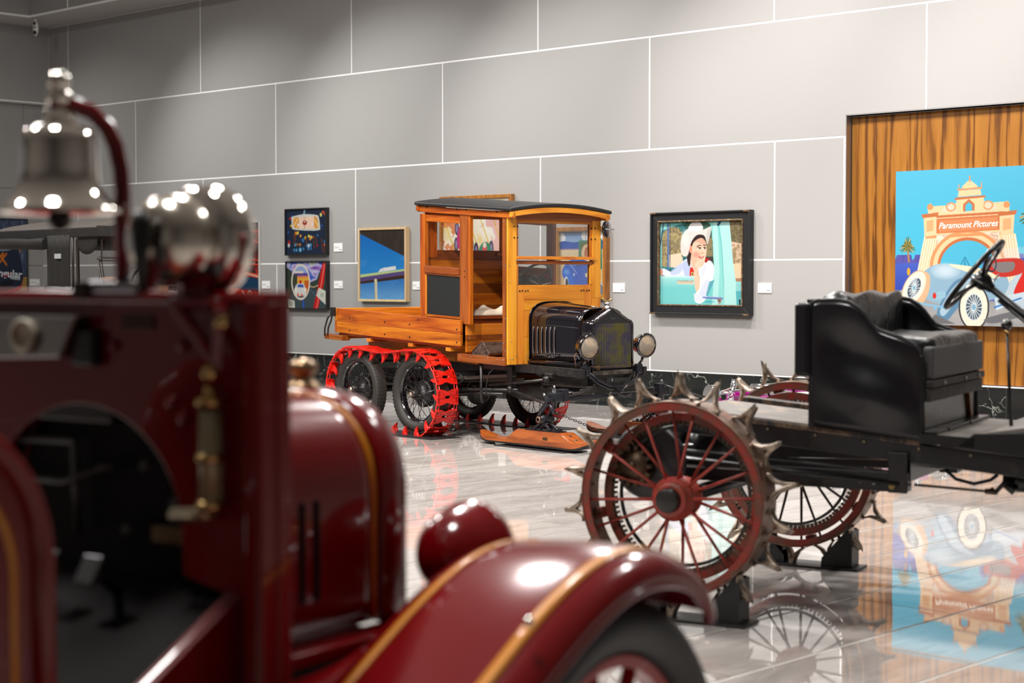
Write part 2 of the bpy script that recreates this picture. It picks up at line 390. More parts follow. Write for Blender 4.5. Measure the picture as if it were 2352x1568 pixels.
# ================================================================== WOODEN TRACKED TRUCK  (u forward, w to its left = away from the camera, z up)
TA = math.atan2(-.7581, .6521)
truck = thing('truck', 'old black-nosed pickup truck with an orange varnished wooden cab and red snow tracks', 'truck', (-.327, 16.53, 0), TA)
OAK = lambda ax, nm='cab': {('cab', 'x'): WX, ('cab', 'y'): WY, ('cab', 'z'): WZ}[(nm, ax)]
c1, c2, c3 = (.56, .175, .009), (.42, .098, .004), (.16, .024, .002)
WX = wood('varnished_wood_x', c1, c2, c3, 'x'); WY = wood('varnished_wood_y', c1, c2, c3, 'y'); WZ = wood('varnished_wood_z', c1, c2, c3, 'z')
LY = wood('light_front_wood_y', (.74, .30, .030), (.64, .225, .016), (.38, .09, .005), 'y', spread=.06); LZ = wood('light_front_wood_z', (.74, .30, .030), (.64, .225, .016), (.38, .09, .005), 'z', spread=.06)
DX = wood('red_brown_wood_x', (.27, .062, .010), (.20, .042, .006), (.10, .018, .003), 'x', spread=.2); DY = wood('red_brown_wood_y', (.27, .062, .010), (.20, .042, .006), (.10, .018, .003), 'y', spread=.2)
DZ = wood('red_brown_wood_z', (.34, .09, .014), (.25, .058, .008), (.12, .022, .003), 'z', spread=.1)
BLACKP = flat('black_enamel', (.006, .005, .007), .12, 0, coat=.8, coat_rough=.04)
CHASS = worn('chassis_black', (.005, .005, .006), (.022, .018, .015), .38, .42, 9)
STEEL = flat('bright_steel', (.6, .6, .6), .25, 1); BRASS = flat('brass', (.75, .5, .2), .25, 1)
RUB = flat('tyre_rubber', (.022, .019, .017), .62); RUB2 = flat('tyre_tread_rubber', (.035, .028, .023), .7)
BOLTB = flat('black_bolt', (.01, .01, .01), .4); BOLTS = flat('zinc_bolt', (.55, .55, .55), .35, .9)
LEATH = flat('black_leatherette', (.010, .010, .011), .42)
RED = worn('red_track_paint', (.68, .010, .004), (.42, .008, .003), .33, .4, 12, coat=.3)
def tz(u, z): return z - .042 * u
SH = lambda x, y, z: (x, y, z - .042 * x)
SR = lambda x, y, z: (x, y, z - .070 * (x - .55))
wc = .575

def bolts(parent, pts, ax, mat=BOLTB, r=.008, name='bolt'):
    me = MB().cyl((0, 0, 0), (0, 0, .006), r, r * .8, 8).mesh(name); me.materials.append(mat)
    q = Vector((0, 0, 1)).rotation_difference(Vector(ax)).to_euler()
    for p in pts:
        o = link(name, me, parent); o.location = p; o.rotation_euler = q

# ---- load bed
bed = node('load_bed', truck)
MB().b2(-1.50, .49, -.62, -.59, .875, .985, SH).build('side_plank', WX, bed, .003); MB().b2(-1.50, .49, -.62, -.59, .987, 1.118, SH).build('side_plank', WX, bed, .003)
MB().b2(-1.50, .40, .59, .62, .875, .985, SH).build('side_plank', WX, bed, .003); MB().b2(-1.50, .40, .59, .62, .987, 1.118, SH).build('side_plank', WX, bed, .003)
MB().b2(-1.53, -1.50, -.62, .62, .875, .985, SH).build('tailboard_plank', WY, bed, .003); MB().b2(-1.53, -1.50, -.62, .62, .987, 1.118, SH).build('tailboard_plank', WY, bed, .003)
for k in range(8):
    y = -.59 + k * .1475; MB().b2(-1.5, .45, y + .002, y + .1455, .85, .875, SH).build('floor_plank', WX, bed)
for y in (-.36, .36): MB().b2(-1.25, .48, y - .045, y + .045, .70, .85, SH).build('sill_beam', WX, bed, .004)
for x in (-1.44, -.98, -.30, .28): MB().b2(x - .035, x + .035, -.60, .60, .815, .85, SH).build('cross_beam', LY, bed, .003)
MB().b2(-1.66, -1.57, -.66, .66, .80, .852, SH).build('rear_step_beam', DY, bed, .004); MB().b2(-1.6, -1.35, -.66, -.56, .80, .85, SH).build('bracket_block', DX, bed, .004)
bolts(bed, [(x, -.62, z - .042 * x) for x in (-1.27, -.68, -.28, .44) for z in (.91, 1.03)] + [(-.15, -.62, 1.09)], (0, -1, 0))
bolts(bed, [(x, -.405, z - .042 * x) for x in (-.62, -.5, .2, .34) for z in (.79,)] + [(-.56, -.405, .76 + .02)], (0, -1, 0))
MB().tube([(-1.56, -.64, 1.13), (-1.60, -.66, 1.08), (-1.635, -.67, .98), (-1.64, -.67, .90)], .009, 8).build('stake_rod', BOLTB, bed)
MB().tube([(-1.53, -.645, 1.16), (-1.55, -.65, 1.06), (-1.59, -.66, .98), (-1.60, -.66, .90)], .009, 8).build('stake_rod', BOLTB, bed)
MB().b2(-1.55, -1.51, -.665, -.62, 1.10, 1.19).build('stake_hook', BOLTB, bed, .004)

# ---- cab
cab = node('cab', truck)
def side(sg):
    W0, W1 = (sg * wc, sg * (wc - .045)); a, b = min(W0, W1), max(W0, W1)
    MB().b2(-.175, -.10, a, b, .88, 2.10, None).build('rear_post', WZ, cab, .004)
    dp = .545 if sg < 0 else .475
    MB().b2(.425 - (.0 if sg < 0 else .03), dp, a, b, 1.06, 2.08, None).build('door_post', DZ, cab, .004)
    MB().b2(dp, dp + (.03 if sg < 0 else .02), a + .004, b - .004, 1.06, 2.07).build('door_post_trim', WZ, cab, .002)
    MB().b2(1.035, 1.10, a, b, .72, 2.06, None).build('front_post', DZ, cab, .004)
    # upper inner frame, rail and black panel
    MB().b2(-.10, .425, a + .012, b - .004, 1.98, 2.045, SR).build('top_rail', LY if 0 else WX, cab, .003)
    MB().b2(-.10, .425, a - (.012 if sg < 0 else 0), b + (.012 if sg > 0 else 0), 1.535, 1.60, lambda x, y, z: (x, y, z - .05 * x)).build('sill_rail', DX, cab, .004)
    MB().b2(-.10, .425, a + .004, b - .004, 1.518, 1.537, lambda x, y, z: (x, y, z - .05 * x)).build('sill_lip', WX, cab, .002)
    MB().b2(-.10, -.085, a + .004, b - .004, 1.12, 1.52).build('panel_bead', LZ, cab)
    MB().b2(-.085, .418, a + .015, b - .015, 1.14, 1.53, lambda x, y, z: (x, y, z - .04 * x)).build('black_panel', flat('blackboard_panel', (.012, .014, .014), .45), cab)
    MB().b2(-.10, .425, a + .004, b - .004, 1.122, 1.142, SH).build('panel_bead', WX, cab)
    MB().b2(-.20, 1.205, sg * wc - .014 + (0.0), sg * wc + .014, 2.065, 2.122, SR).build('roof_side_rail', WX, cab, .004)
side(-1); side(1)
bolts(cab, [(x, -.590, 2.125 - .07 * (x - .55) - .012) for x in (-.17, -.05, .40, .54, .98, 1.19)], (0, -1, 0))
bolts(cab, [(1.05 + .02 * (k % 2), -.576, z) for k, z in enumerate((1.99, 1.60, 1.23, .98, .90, .76))] + [(1.085, -.576, z) for z in (1.99, 1.59, 1.12, .83)], (0, -1, 0), BOLTS, .005)
bolts(cab, [(.50, -.576, z) for z in (1.55, 1.5)], (0, -1, 0), BOLTB, .005)
# rear wall with window
u = -.16
MB().b2(u, u + .03, -.53, -.40, 1.68, 2.08).build('rear_wall_post', WZ, cab, .003); MB().b2(u, u + .03, .40, .53, 1.68, 2.08).build('rear_wall_post', WZ, cab, .003)
MB().b2(u, u + .03, -.53, .53, 2.06, 2.14).build('rear_wall_head', WY, cab, .003)
zs = [1.13, 1.22, 1.34, 1.43, 1.56, 1.66, 1.755]; DYs = [DY, WY, DY, WY, WY, DY]
for k in range(6): MB().b2(u, u + .025, -.53, .53, zs[k] + .001, zs[k + 1] - .001).build('rear_plank', DYs[k], cab, .002)
MB().b2(u - .02, u - .002, -.55, .55, .86, 1.755).build('rear_backing_board', WY, cab)
MB().b2(u + .005, u + .02, -.53, .53, .86, 1.129).build('rear_plank', WY, cab)
MB().b2(u + .03, u + .04, .34, .42, 1.71, 1.73).build('window_lip', WY, cab)
MB().b2(u + .012, u + .016, -.405, .405, 1.75, 2.07).build('rear_window_pane', None or flat('clear_glass', (1, 1, 1), .02, 0, trans=1, ior=1.02), cab)
GLASS = MATS['clear_glass']
def mk_glass():
    m, nt, b = new_mat('window_glass'); out = nt.nodes['Material Output']; nt.nodes.remove(b)
    t = nt.nodes.new('ShaderNodeBsdfTransparent'); t.inputs[0].default_value = (.96, .965, .96, 1); gl = nt.nodes.new('ShaderNodeBsdfGlossy'); gl.inputs['Roughness'].default_value = .02
    fr = nt.nodes.new('ShaderNodeFresnel'); fr.inputs[0].default_value = 1.45; mx = nt.nodes.new('ShaderNodeMixShader')
    nt.links.new(fr.outputs[0], mx.inputs[0]); nt.links.new(t.outputs[0], mx.inputs[1]); nt.links.new(gl.outputs[0], mx.inputs[2]); nt.links.new(mx.outputs[0], out.inputs[0]); return m
PANE = mk_glass(); bpy.data.objects['rear_window_pane'].data.materials[0] = PANE
# seat box
su = .50
for k, (za, zb, mt) in enumerate(((.80, .905, WY), (.907, .955, DY), (.957, 1.062, LY), (1.064, 1.10, DY))): MB().b2(su - .025, su, -.55, .55, za, zb).build('seat_front_plank', mt, cab, .002)
MB().b2(-.13, su + .02, -.53, .53, 1.105, 1.135).build('seat_board', DY, cab, .004)
bolts(cab, [(su + .001, -.52, z) for z in (.84, .93, 1.01, 1.08)], (1, 0, 0), BOLTS, .005)
MB().b2(.42, 1.10, -.60, -.578, .718, .79, lambda x, y, z: (x, y, z - .03 * (x - .42))).build('running_board_edge', DX, cab, .003)
for k in range(7): MB().b2(.42, 1.098, -.576 + k * .1648, -.576 + (k + 1) * .1648 - .002, .745, .775, lambda x, y, z: (x, y, z - .03 * (x - .42))).build('cab_floor_plank', WX, cab)
bolts(cab, [(x, -.60, .77 - .03 * (x - .42)) for x in (.47, .62, .86, 1.0, 1.08)], (0, -1, 0), BOLTS, .005)
# front wall
u = 1.10; d = .03
def fb(y0, y1, z0, z1, nm, mt, du=0, bev=.003): return MB().b2(u - d, u + du, y0, y1, z0, z1).build(nm, mt, cab, bev)
fb(-wc, -.468, .706, 2.055, 'front_stile', LZ, .012); fb(.468, wc, 1.30, 2.055, 'front_stile', LZ, .012)
fb(.468, wc, .706, 1.299, 'front_stile', LZ, .012)
fb(-.468, .468, 2.018, 2.055, 'windscreen_head', DY, .018)
fb(-.466, -.447, 1.685, 2.017, 'sash_stile', WZ, .006); fb(.442, .466, 1.685, 2.017, 'sash_stile', WZ, .006)
fb(-.466, .466, 1.985, 2.017, 'sash_rail', WY, .004)
fb(-.48, .49, 1.655, 1.684, 'sash_rail', LY, .03); fb(-.478, .49, 1.612, 1.645, 'sash_rail', DY, .012)
fb(-.466, -.447, 1.425, 1.611, 'sash_stile', LZ, .008); fb(.442, .466, 1.425, 1.611, 'sash_stile', LZ, .008)
fb(-.466, -.372, .706, 1.424, 'front_panel', LZ, .004); fb(.372, .466, .706, 1.424, 'front_panel', LZ, .004)
fb(-.371, .371, 1.285, 1.424, 'front_plank', LY, .004); fb(-.371, .371, 1.192, 1.284, 'front_plank', LY, .004)
fb(-.371, .371, .95, 1.191, 'front_plank', LZ, .002); fb(-.371, -.30, .706, .949, 'front_plank', LZ, .002)
MB().b2(u - .012, u - .008, -.447, .442, 1.684, 1.986).build('windscreen_pane', PANE, cab)
MB().b2(u - .012, u - .008, -.447, .442, 1.425, 1.612).build('windscreen_pane', PANE, cab)
bolts(cab, [(u + .012, w_, z) for w_, z in ((-.50, 1.95), (-.50, 1.85), (.50, 1.95), (.50, 1.85), (.52, 2.03), (-.545, 2.03))] + [(u + .007, w_, z) for w_, z in ((-.455, 1.95), (-.455, 1.85), (.455, 1.95), (.455, 1.85))]
      + [(u + .005, w_, 1.37 + .004 * (k % 2)) for k, w_ in enumerate((-.43, -.40, -.36, -.33, .33, .36, .40, .43))], (1, 0, 0))
bolts(cab, [(u + .012, w_, z) for w_, z in ((-.55, .76), (-.52, .76), (-.56, 1.45), (-.56, 1.6), (-.40 - .08, .79), (-.34, .76), (-.355, .79), (-.535, .92))], (1, 0, 0), BOLTS, .005)
# arched roof header and roof
def arch(t): return .052 * (1 - t * t)
def roof_part(name, mat, x0, x1, zlo, zhi, hw, n=20, curved_lo=True, bev=.004):
    rows = MB(); pts = [(-1 + 2 * i / n) for i in range(n + 1)]
    for f_ in range(n):
        vs = []
        for x in (x0, x1):
            for t in (pts[f_], pts[f_ + 1]):
                for zz, cl in ((zlo, curved_lo), (zhi, True)):
                    vs.append(SR(x, t * hw, zz + (arch(t) if cl else 0)))
        rows.add(vs, [(0, 1, 3, 2), (4, 6, 7, 5), (0, 4, 5, 1), (2, 3, 7, 6), (0, 2, 6, 4), (1, 5, 7, 3)])
    # drop the inner walls between segments
    me = rows.mesh(name); bm = bmesh.new(); bm.from_mesh(me); seen = {}
    for fc in bm.faces: seen.setdefault(tuple(sorted(v.index for v in fc.verts)), []).append(fc)
    bmesh.ops.delete(bm, geom=[q for v in seen.values() if len(v) > 1 for q in v], context='FACES'); bm.to_mesh(me); bm.free()
    me.materials.append(mat); return link(name, me, cab, bev)
roof_part('roof_header', LY, 1.17, 1.205, 2.075, 2.125, .61); roof_part('roof_header', DY, 1.10, 1.13, 2.06, 2.10, .57, curved_lo=False)
roof_part('roof_header', WY, -.195, -.16, 2.075, 2.125, .61)
for k in range(8):
    a = -.55 + k * .1375
    zz = arch((a + .07) / .61); MB().b2(-.16, 1.17, a, a + .136, 2.105 + zz, 2.118 + zz, SR).build('roof_slat', WX, cab)
roof_part('roof_cover', LEATH, -.205, 1.215, 2.126, 2.160, .625, bev=.012)
# side lamp/mirror on the far front post
mr = MB().lathe((1.13, .64, 1.945), (.94, .34, 0), [(-.03, 0), (-.03, .045), (-.015, .078), (0, .084), (.006, .078), (.01, .0)], 24).build('round_mirror', BLACKP, cab)
MB().tube([(1.115, .56, 1.945), (1.15, .60, 1.945), (1.155, .70, 1.945), (1.13, .735, 1.945)], .006, 8).build('mirror_bar', STEEL, mr)
# steering wheel, dash, gear inside
st = node('steering_wheel', cab, (.47, .30, 1.46), (0, R(35), 0))
MB().tube([(0, .2 * math.cos(t), .2 * math.sin(t)) for t in [2 * PI * k / 40 for k in range(40)]], .013, 10, closed=True).build('rim', BLK, st).rotation_euler = (0, 0, 0)
for k in range(4):
    a = PI / 4 + k * PI / 2; MB().tube([(.02, .03 * math.cos(a), .03 * math.sin(a)), (.01, .12 * math.cos(a), .12 * math.sin(a)), (0, .2 * math.cos(a), .2 * math.sin(a))], [.014, .009, .01], 8).build('spoke', BLK, st)
MB().lathe((.0, 0, 0), (1, 0, 0), [(-.03, 0), (-.03, .05), (.03, .055), (.06, .03), (.65, .02), (.65, 0)], 20).build('hub_and_column', BLK, st)
MB().b2(.98, 1.06, -.5, .5, 1.24, 1.33).build('dashboard', BLK, cab, .01); MB().lathe((1.0, -.30, 1.42), (-1, 0, .25), [(0, 0), (0, .09), (.1, .08), (.14, .03), (.14, 0)], 24).build('coil_box', BLK, cab)
MB().tube([(.56, .3, 1.42), (.50, .12, 1.50)], .006).build('throttle_lever', STEEL, cab); MB().tube([(.56, .3, 1.42), (.52, .47, 1.44)], .006).build('spark_lever', STEEL, cab)

# ---- bonnet
bn = node('bonnet', truck)
def hood_sec(x, hw, zb, zt, n=10):
    """one section of the bonnet: straight sides, rounded shoulders, slightly peaked crown"""
    pts = []
    sh = zt - .30 * hw - .02; 
    for k in range(5): pts.append((x, -hw, zb + (sh - .06 - zb) * k / 4))
    for k in range(1, n + 1):
        a = PI / 2 * k / n; e = .62
        pts.append((x, -hw * (math.cos(a) ** e if k < n else 0), sh - .06 + (zt - sh + .06) * math.sin(a) ** .8))
    return pts + [(x, -y, z) for (x, y, z) in pts[-2::-1]]
def hood_shell(x0, x1, f, name, mat, n=10, thick=.004):
    rows = [hood_sec(x, *f(x)) for x in [x0 + (x1 - x0) * i / n for i in range(n + 1)]]
    return MB().grid(rows).build(name, mat, bn, solid=thick)
hf = lambda x: (.322 - .062 * (x - 1.10) / .66, .748 - .012 * (x - 1.10), 1.268 - .085 * (x - 1.10))
hood_shell(1.115, 1.735, hf, 'hood_panel', BLACKP)
for x in (1.118, 1.74):
    MB().tube([Vector(p) + Vector((0, 0, .003)) for p in hood_sec(x, hf(x)[0] + .003, hf(x)[1], hf(x)[2] + .003)], .005, 8).build('hood_bead', BLACKP, bn)
MB().tube([(x, -hf(x)[0] - .003, 1.075 - .05 * (x - 1.1)) for x in (1.13, 1.3, 1.5, 1.72)], .004, 6).build('hinge_line', BOLTB, bn)
MB().tube([(x, 0, hf(x)[2] + .004) for x in (1.13, 1.4, 1.73)], .005, 6).build('hinge_line', BLACKP, bn)
lv = MB(); 
for k in range(13):
    z = -.125 + .25 * k / 12; t = (1 - (k / 6 - 1) ** 4)
    lv.v += [(-.013, 0, z), (.012 , -.013 * t, z)]
lv.f = [(2 * k, 2 * k + 1, 2 * k + 3, 2 * k + 2) for k in range(12)]; lv.sm = [True] * 12
lme = lv.mesh('louvre'); LOUV = flat('louvre_black_gloss', (.10, .10, .11), .25, 0, coat=1); lme.materials.append(LOUV)
for k in range(6):
    x = 1.165 + k * .052; o = link('louvre', lme, bn, solid=.003); o.location = (x, -hf(x)[0] - .001, .925)
    if k == 0: first = o
MB().tube([(1.33, -.31, .782), (1.345, -.345, .785), (1.40, -.345, .782), (1.455, -.335, .781), (1.47, -.30, .778)], .007, 8).build('hood_handle', BLACKP, bn)
MB().b2(1.105, 1.80, -.335, -.27, .715, .742).b2(1.105, 1.80, .27, .335, .715, .742).build('hood_shelf', BLACKP, bn, .006)
# radiator
rd = node('radiator', truck)
def rsec(x, hw, zb, zt, ap, grow=0):
    pts = [(-hw, zb), (-hw, zt - .035)]
    for k in range(1, 7):
        a = PI / 2 * k / 6; pts.append((-hw + .05 * (1 - math.cos(a)), zt - .035 + .05 * math.sin(a)))
    for k in range(1, 7):
        t = k / 6; pts.append((-(hw - .05) * (1 - t), zt + .015 + (ap - zt - .015) * t))
    return [(x, y, z) for y, z in pts] + [(x, -y, z) for y, z in pts[-2::-1]]
rows = [rsec(1.74, .262, .665, 1.10, 1.215), rsec(1.76, .264, .665, 1.105, 1.225), rsec(1.835, .262, .66, 1.105, 1.228), rsec(1.862, .25, .66, 1.098, 1.218)]
inner = [(1.868, y * .90, min(z, 1.085)) for (x, y, z) in rows[-1]]
MB().grid(rows + [[(1.866, y * .955, z - .012) for x, y, z in rows[-1]]]).build('radiator_shell', BLACKP, rd, solid=.005)
MB().prism([(y * .95, z - .012) for x, y, z in rows[-1] if z > 1.05] , lambda a, b: (1.80, a, b), lambda a, b: (1.858, a, b)).build('radiator_tank', BLACKP, rd)
MB().tube([(1.868, y, z) for x, y, z in rows[-1]], .008, 8).build('shell_bead', BLACKP, rd)
def mk_core():
    m, nt, b = new_mat('radiator_core'); v = coords(nt); 
    c = mixc(nt, ramp(nt, noise(nt, v, 7, 6, .7), [(.42, (0, 0, 0)), (.6, (1, 1, 1))]), (.075, .065, .11), (.14, .13, .035))
    c = mixc(nt, ramp(nt, noise(nt, coords(nt, (1, 1, 3)), 22, 5, .8), [(.66, (0, 0, 0)), (.74, (1, 1, 1))]), c, (.30, .28, .27))
    nt.links.new(c, b.inputs['Base Color']); setp(b, rough=.45, metal=.3); return m
CORE = mk_core()
fin = MB()
for k in range(46): y = -.232 + k * .01031; fin.b2(1.835, 1.862, y - .0016, y + .0016, .69, 1.085)
o = fin.build('fins', CORE, rd); o['kind'] = 'stuff'
fin = MB()
for k in range(60): z = .692 + k * .0066; fin.b2(1.83, 1.855, -.236, .236, z - .0009, z + .0009)
o = fin.build('cross_fins', CORE, rd); o['kind'] = 'stuff'
MB().b2(1.80, 1.835, -.24, .24, .67, 1.09).build('core_backing', flat('dark_core', (.012, .011, .014), .6), rd)
TIN = worn('dull_tin', (.20, .18, .16), (.07, .06, .05), .45, .5, 8, .6)
MB().lathe((1.848, 0, 0), (0, 1, 0), [(0, 0)], 3) if 0 else None
MB().b2(1.83, 1.872, -.25, .262, .628, .672).build('bottom_tank', TIN, rd, .012, segs=3)
MB().tube([(1.878, -.28, .715), (1.885, -.21, .705), (1.885, .3, .712)], .0025, 6).build('wire', flat('copper_wire', (.35, .17, .07), .4, .8), rd)
MB().tube([(1.885, -.19 + .018 * math.cos(t), .70 + .018 * math.sin(t)) for t in [2 * PI * k / 16 for k in range(16)]], .0022, 6, closed=True).build('wire_loop', MATS['copper_wire'], rd)
MB().lathe((1.80, 0, 1.215), (0, 0, 1), [(0, .03), (.02, .03), (.022, .024), (.035, .024), (.037, .031), (.055, .031), (.06, .0)], 20).build('filler_cap', STEEL, rd)
cp = MB().tube([(1.80, -.062, 1.31), (1.80, -.05, 1.296), (1.80, -.02, 1.285), (1.80, 0, 1.278), (1.80, .02, 1.285), (1.80, .05, 1.296), (1.80, .062, 1.31)], [.005, .008, .01, .012, .01, .008, .005], 8); cp.build('winged_cap', BRASS, rd)
# script on the tank: "Ford" raised mark
text('emblem_lettering', 'Ford', .03, flat('emblem_grey', (.10, .10, .12), .4, .5), rd, (1.862, .0, 1.128), (PI / 2, 0, PI / 2), .0015, .25)
# headlamps
for sg in (-1, 1):
    hl = node('headlamp', truck, (1.92, sg * .352, .885), (0, R(4), R(-4)))
    MB().lathe((0, 0, 0), (1, 0, 0), [(-.125, 0), (-.122, .03), (-.10, .065), (-.05, .095), (0, .105), (.012, .112), (.028, .112), (.034, .100), (.030, .094)], 36).build('bowl', BLACKP, hl)
    MB().lathe((0, 0, 0), (1, 0, 0), [(-.06, 0), (-.055, .03), (-.02, .08), (.015, .097)], 30).build('reflector', flat('tarnished_silver', (.85, .68, .48), .22, 1), hl)
    MB().ball((-.02, 0, 0), .014).build('bulb', flat('bulb_glass', (.9, .7, .4), .1), hl)
    rows = []
    for i in range(25):
        y = -.096 + .192 * i / 24; hz = math.sqrt(max(0, .0968 ** 2 - y * y)); x = .026 + .0035 * math.cos(i * PI)
        rows.append([(x, y, -hz), (x + .006, y, 0), (x, y, hz)])
    LENS = flat('fluted_lens', (.98, .86, .70), .12, 0, trans=.75, ior=1.3)
    MB().grid(rows).build('lens', LENS, hl, solid=.002)
    MB().tube([(-.02, 0, -.10), (-.03, 0, -.14), (-.06, -sg * .01, -.18), (-.07, -sg * .03, -.21)], [.014, .012, .012, .014], 10).build('bracket', BLACKP, hl)
    MB().tube([(-.11, 0, -.03), (-.14, sg * .03, -.09), (-.12, sg * .02, -.19)] if sg < 0 else [(-.11, -.02, -.0), (-.13, -.05, -.10), (-.1, -.10, -.17)], .0045, 6).build('cable', flat('cloth_cable', (.16, .08, .05), .7) if sg < 0 else BLACKP, hl)

# ---- chassis
ch = node('chassis', truck)
for y in (-.38, .38):
    MB().b2(-1.35, 1.90, y - .02, y + .02, .625, .70, lambda x, y, z: (x, y, z - .012 * (x - 1.2) + (.03 if x < 0 else 0))).build('frame_rail', CHASS, ch, .003)
    MB().b2(-1.35, .45, y - .03, y + .03, .52, .60, lambda x, y, z: (x, y, z)).build('subframe_rail', CHASS, ch, .003)
MB().b2(-1.35, -1.3, -.4, .4, .63, .72).build('cross_member', CHASS, ch)
for _a in ((-.05, .02, -.4, .4, .60, .68), (.95, 1.0, -.38, .38, .62, .68), (1.78, 1.85, -.38, .38, .60, .66)): MB().b2(*_a).build('cross_member', CHASS, ch)
MB().lathe((.2, 0, .46), (1, 0, 0), [(-.05, 0), (-.05, .06), (.25, .07), (.45, .12), (.62, .125), (.75, .10), (1.0, .09), (1.35, .08), (1.4, 0)], 20).build('engine_and_gearbox', CHASS, ch)
MB().b2(1.05, 1.68, -.13, .13, .50, .74).build('engine_block', CHASS, ch, .02)
MB().cyl((-.9, 0, .38), (.25, 0, .42), .045).build('torque_tube', CHASS, ch)
for x in (-.968, 0):
    MB().cyl((x, -.66, .385), (x, .66, .385), .032).build('rear_axle_tube', CHASS, ch)
    MB().ball((x, 0, .385), .13, 18, (.8, 1, 1)).build('differential', CHASS, ch)
for y in (-.46, .46):
    MB().bar((-1.1, y, .50), (-.48, y, .46), .06, .04).bar((-.48, y, .46), (.15, y, .50), .06, .04).build('leaf_spring', CHASS, ch)
    MB().bar((-1.28, y, .60), (-.75, y, .52), .05, .016).build('torque_arm', CHASS, ch)
MB().tube([(.10, -.50, .60), (.34, -.50, .585), (.40, -.51, .55), (.33, -.50, .50), (.12, -.48, .46)], .012, 8).build('bent_rod', CHASS, ch)
MB().tube([(.02, -.50, .43), (1.1, -.44, .475)], .016, 8).build('long_rod', CHASS, ch); MB().tube([(.02, -.46, .40), (.92, -.46, .43)], .014, 8).build('long_rod', CHASS, ch)
MB().bar((.05, -.40, .53), (1.0, -.40, .60), .05, .03).build('exhaust_channel', flat('dusty_metal', (.12, .10, .085), .5, .5), ch)
MB().bar((.05, -.30, .50), (1.0, -.30, .56), .03, .03).build('brake_shaft', MATS['dusty_metal'], ch)
MB().tube([(.72, -.56, .715), (.72, -.56, .40), (.715, -.55, .355), (.69, -.52, .35), (.55, -.40, .365)], .014, 8).build('step_hanger', CHASS, ch)
MB().tube([(.93, -.55, .70), (.82, -.55, .62), (.78, -.55, .50), (.78, -.55, .42)], .006, 8).build('cable', CHASS, ch)
MB().b2(.93, 1.0, -.43, -.38, .50, .68).build('bracket_plate', CHASS, ch)
MB().tube([(.72, -.46, .50), (1.47, -.44, .585)], .013, 8).build('steering_drag_rod', CHASS, ch); MB().lathe((1.50, -.45, .59), (0, 1, 0), [(-.03, 0), (-.03, .028), (.03, .028), (.03, 0)], 16).build('rod_end', CHASS, ch)
MB().b2(1.46, 1.56, -.45, -.40, .60, .645).build('rod_bracket', CHASS, ch, .01)
MB().tube([(.98, -.44, .475), (1.6, -.60, .40), (1.75, -.66, .385)], .015, 8).build('radius_rod', CHASS, ch)
MB().ball((1.0, -.45, .48), .032).build('rod_ball', CHASS, ch)
for y in (-.3,): MB().tube([(1.35, -.28, .50), (1.42, -.30, .48), (1.55, -.3, .47), (1.7, -.3, .46)], .03, 10).build('curved_horn', CHASS, ch)
# V shaped front cross braces, transverse spring, front axle
MB().bar((1.86, -.30, .655), (1.98, 0, .50), .035, .02).bar((1.86, .30, .655), (1.98, 0, .50), .035, .02).build('front_v_brace', BLACKP, ch)
FRONTB = flat('blue_black_steel', (.012, .013, .018), .3, .3)
cpt = [(1.90, -.31, .66), (1.93, -.22, .585), (1.95, -.10, .535), (1.955, 0, .53), (1.95, .10, .535), (1.93, .22, .585), (1.90, .31, .66)]
MB().tube(cpt, .009, 8).build('front_cross_tube', FRONTB, ch)
MB().tube([Vector(p) + Vector((-.02, 0, -.02)) for p in cpt], .012, 8).build('front_cross_tube', FRONTB, ch)
for sg in (-1, 1): MB().b2(1.84, 1.90, sg * .32 - .03, sg * .32 + .03, .63, .72).build('lamp_bracket', FRONTB, ch, .01)
for k in range(6):
    h = .58 - k * .085
    MB().tube([(1.88, -h, .475 + .06 * (1 - (h / .58) ** 2) * 1 + .012 * k - .02), (1.88, -h / 2, .50 + .012 * k), (1.88, 0, .505 + .012 * k), (1.88, h / 2, .50 + .012 * k), (1.88, h, .475 + .06 * (1 - (h / .58) ** 2) + .012 * k - .02)], .0075, 6).build('spring_leaf', CHASS, ch)
MB().bar((1.86, -.78, .438), (1.86, .62, .455), .045, .035).build('front_axle_beam', FRONTB, ch, .006)
MB().bar((1.86, -.60, .485), (1.86, .60, .49), .03, .012).build('tie_bar', CHASS, ch)
MB().tube([(1.93, -.05, .52), (1.96, .0, .46), (1.96, .06, .44), (1.94, .14, .45), (1.9, .2, .46)], .012, 8).build('starting_crank', CHASS, ch)
for y in (-.58, .60): MB().b2(1.82, 1.90, y - .03, y + .03, .42, .53).build('axle_clamp', FRONTB, ch, .008)
MB().tube([(1.88, .62, .52), (1.95, .68, .49), (2.06, .80, .44), (2.2, .9, .40)], .01, 8).build('far_tow_rod', CHASS, ch)

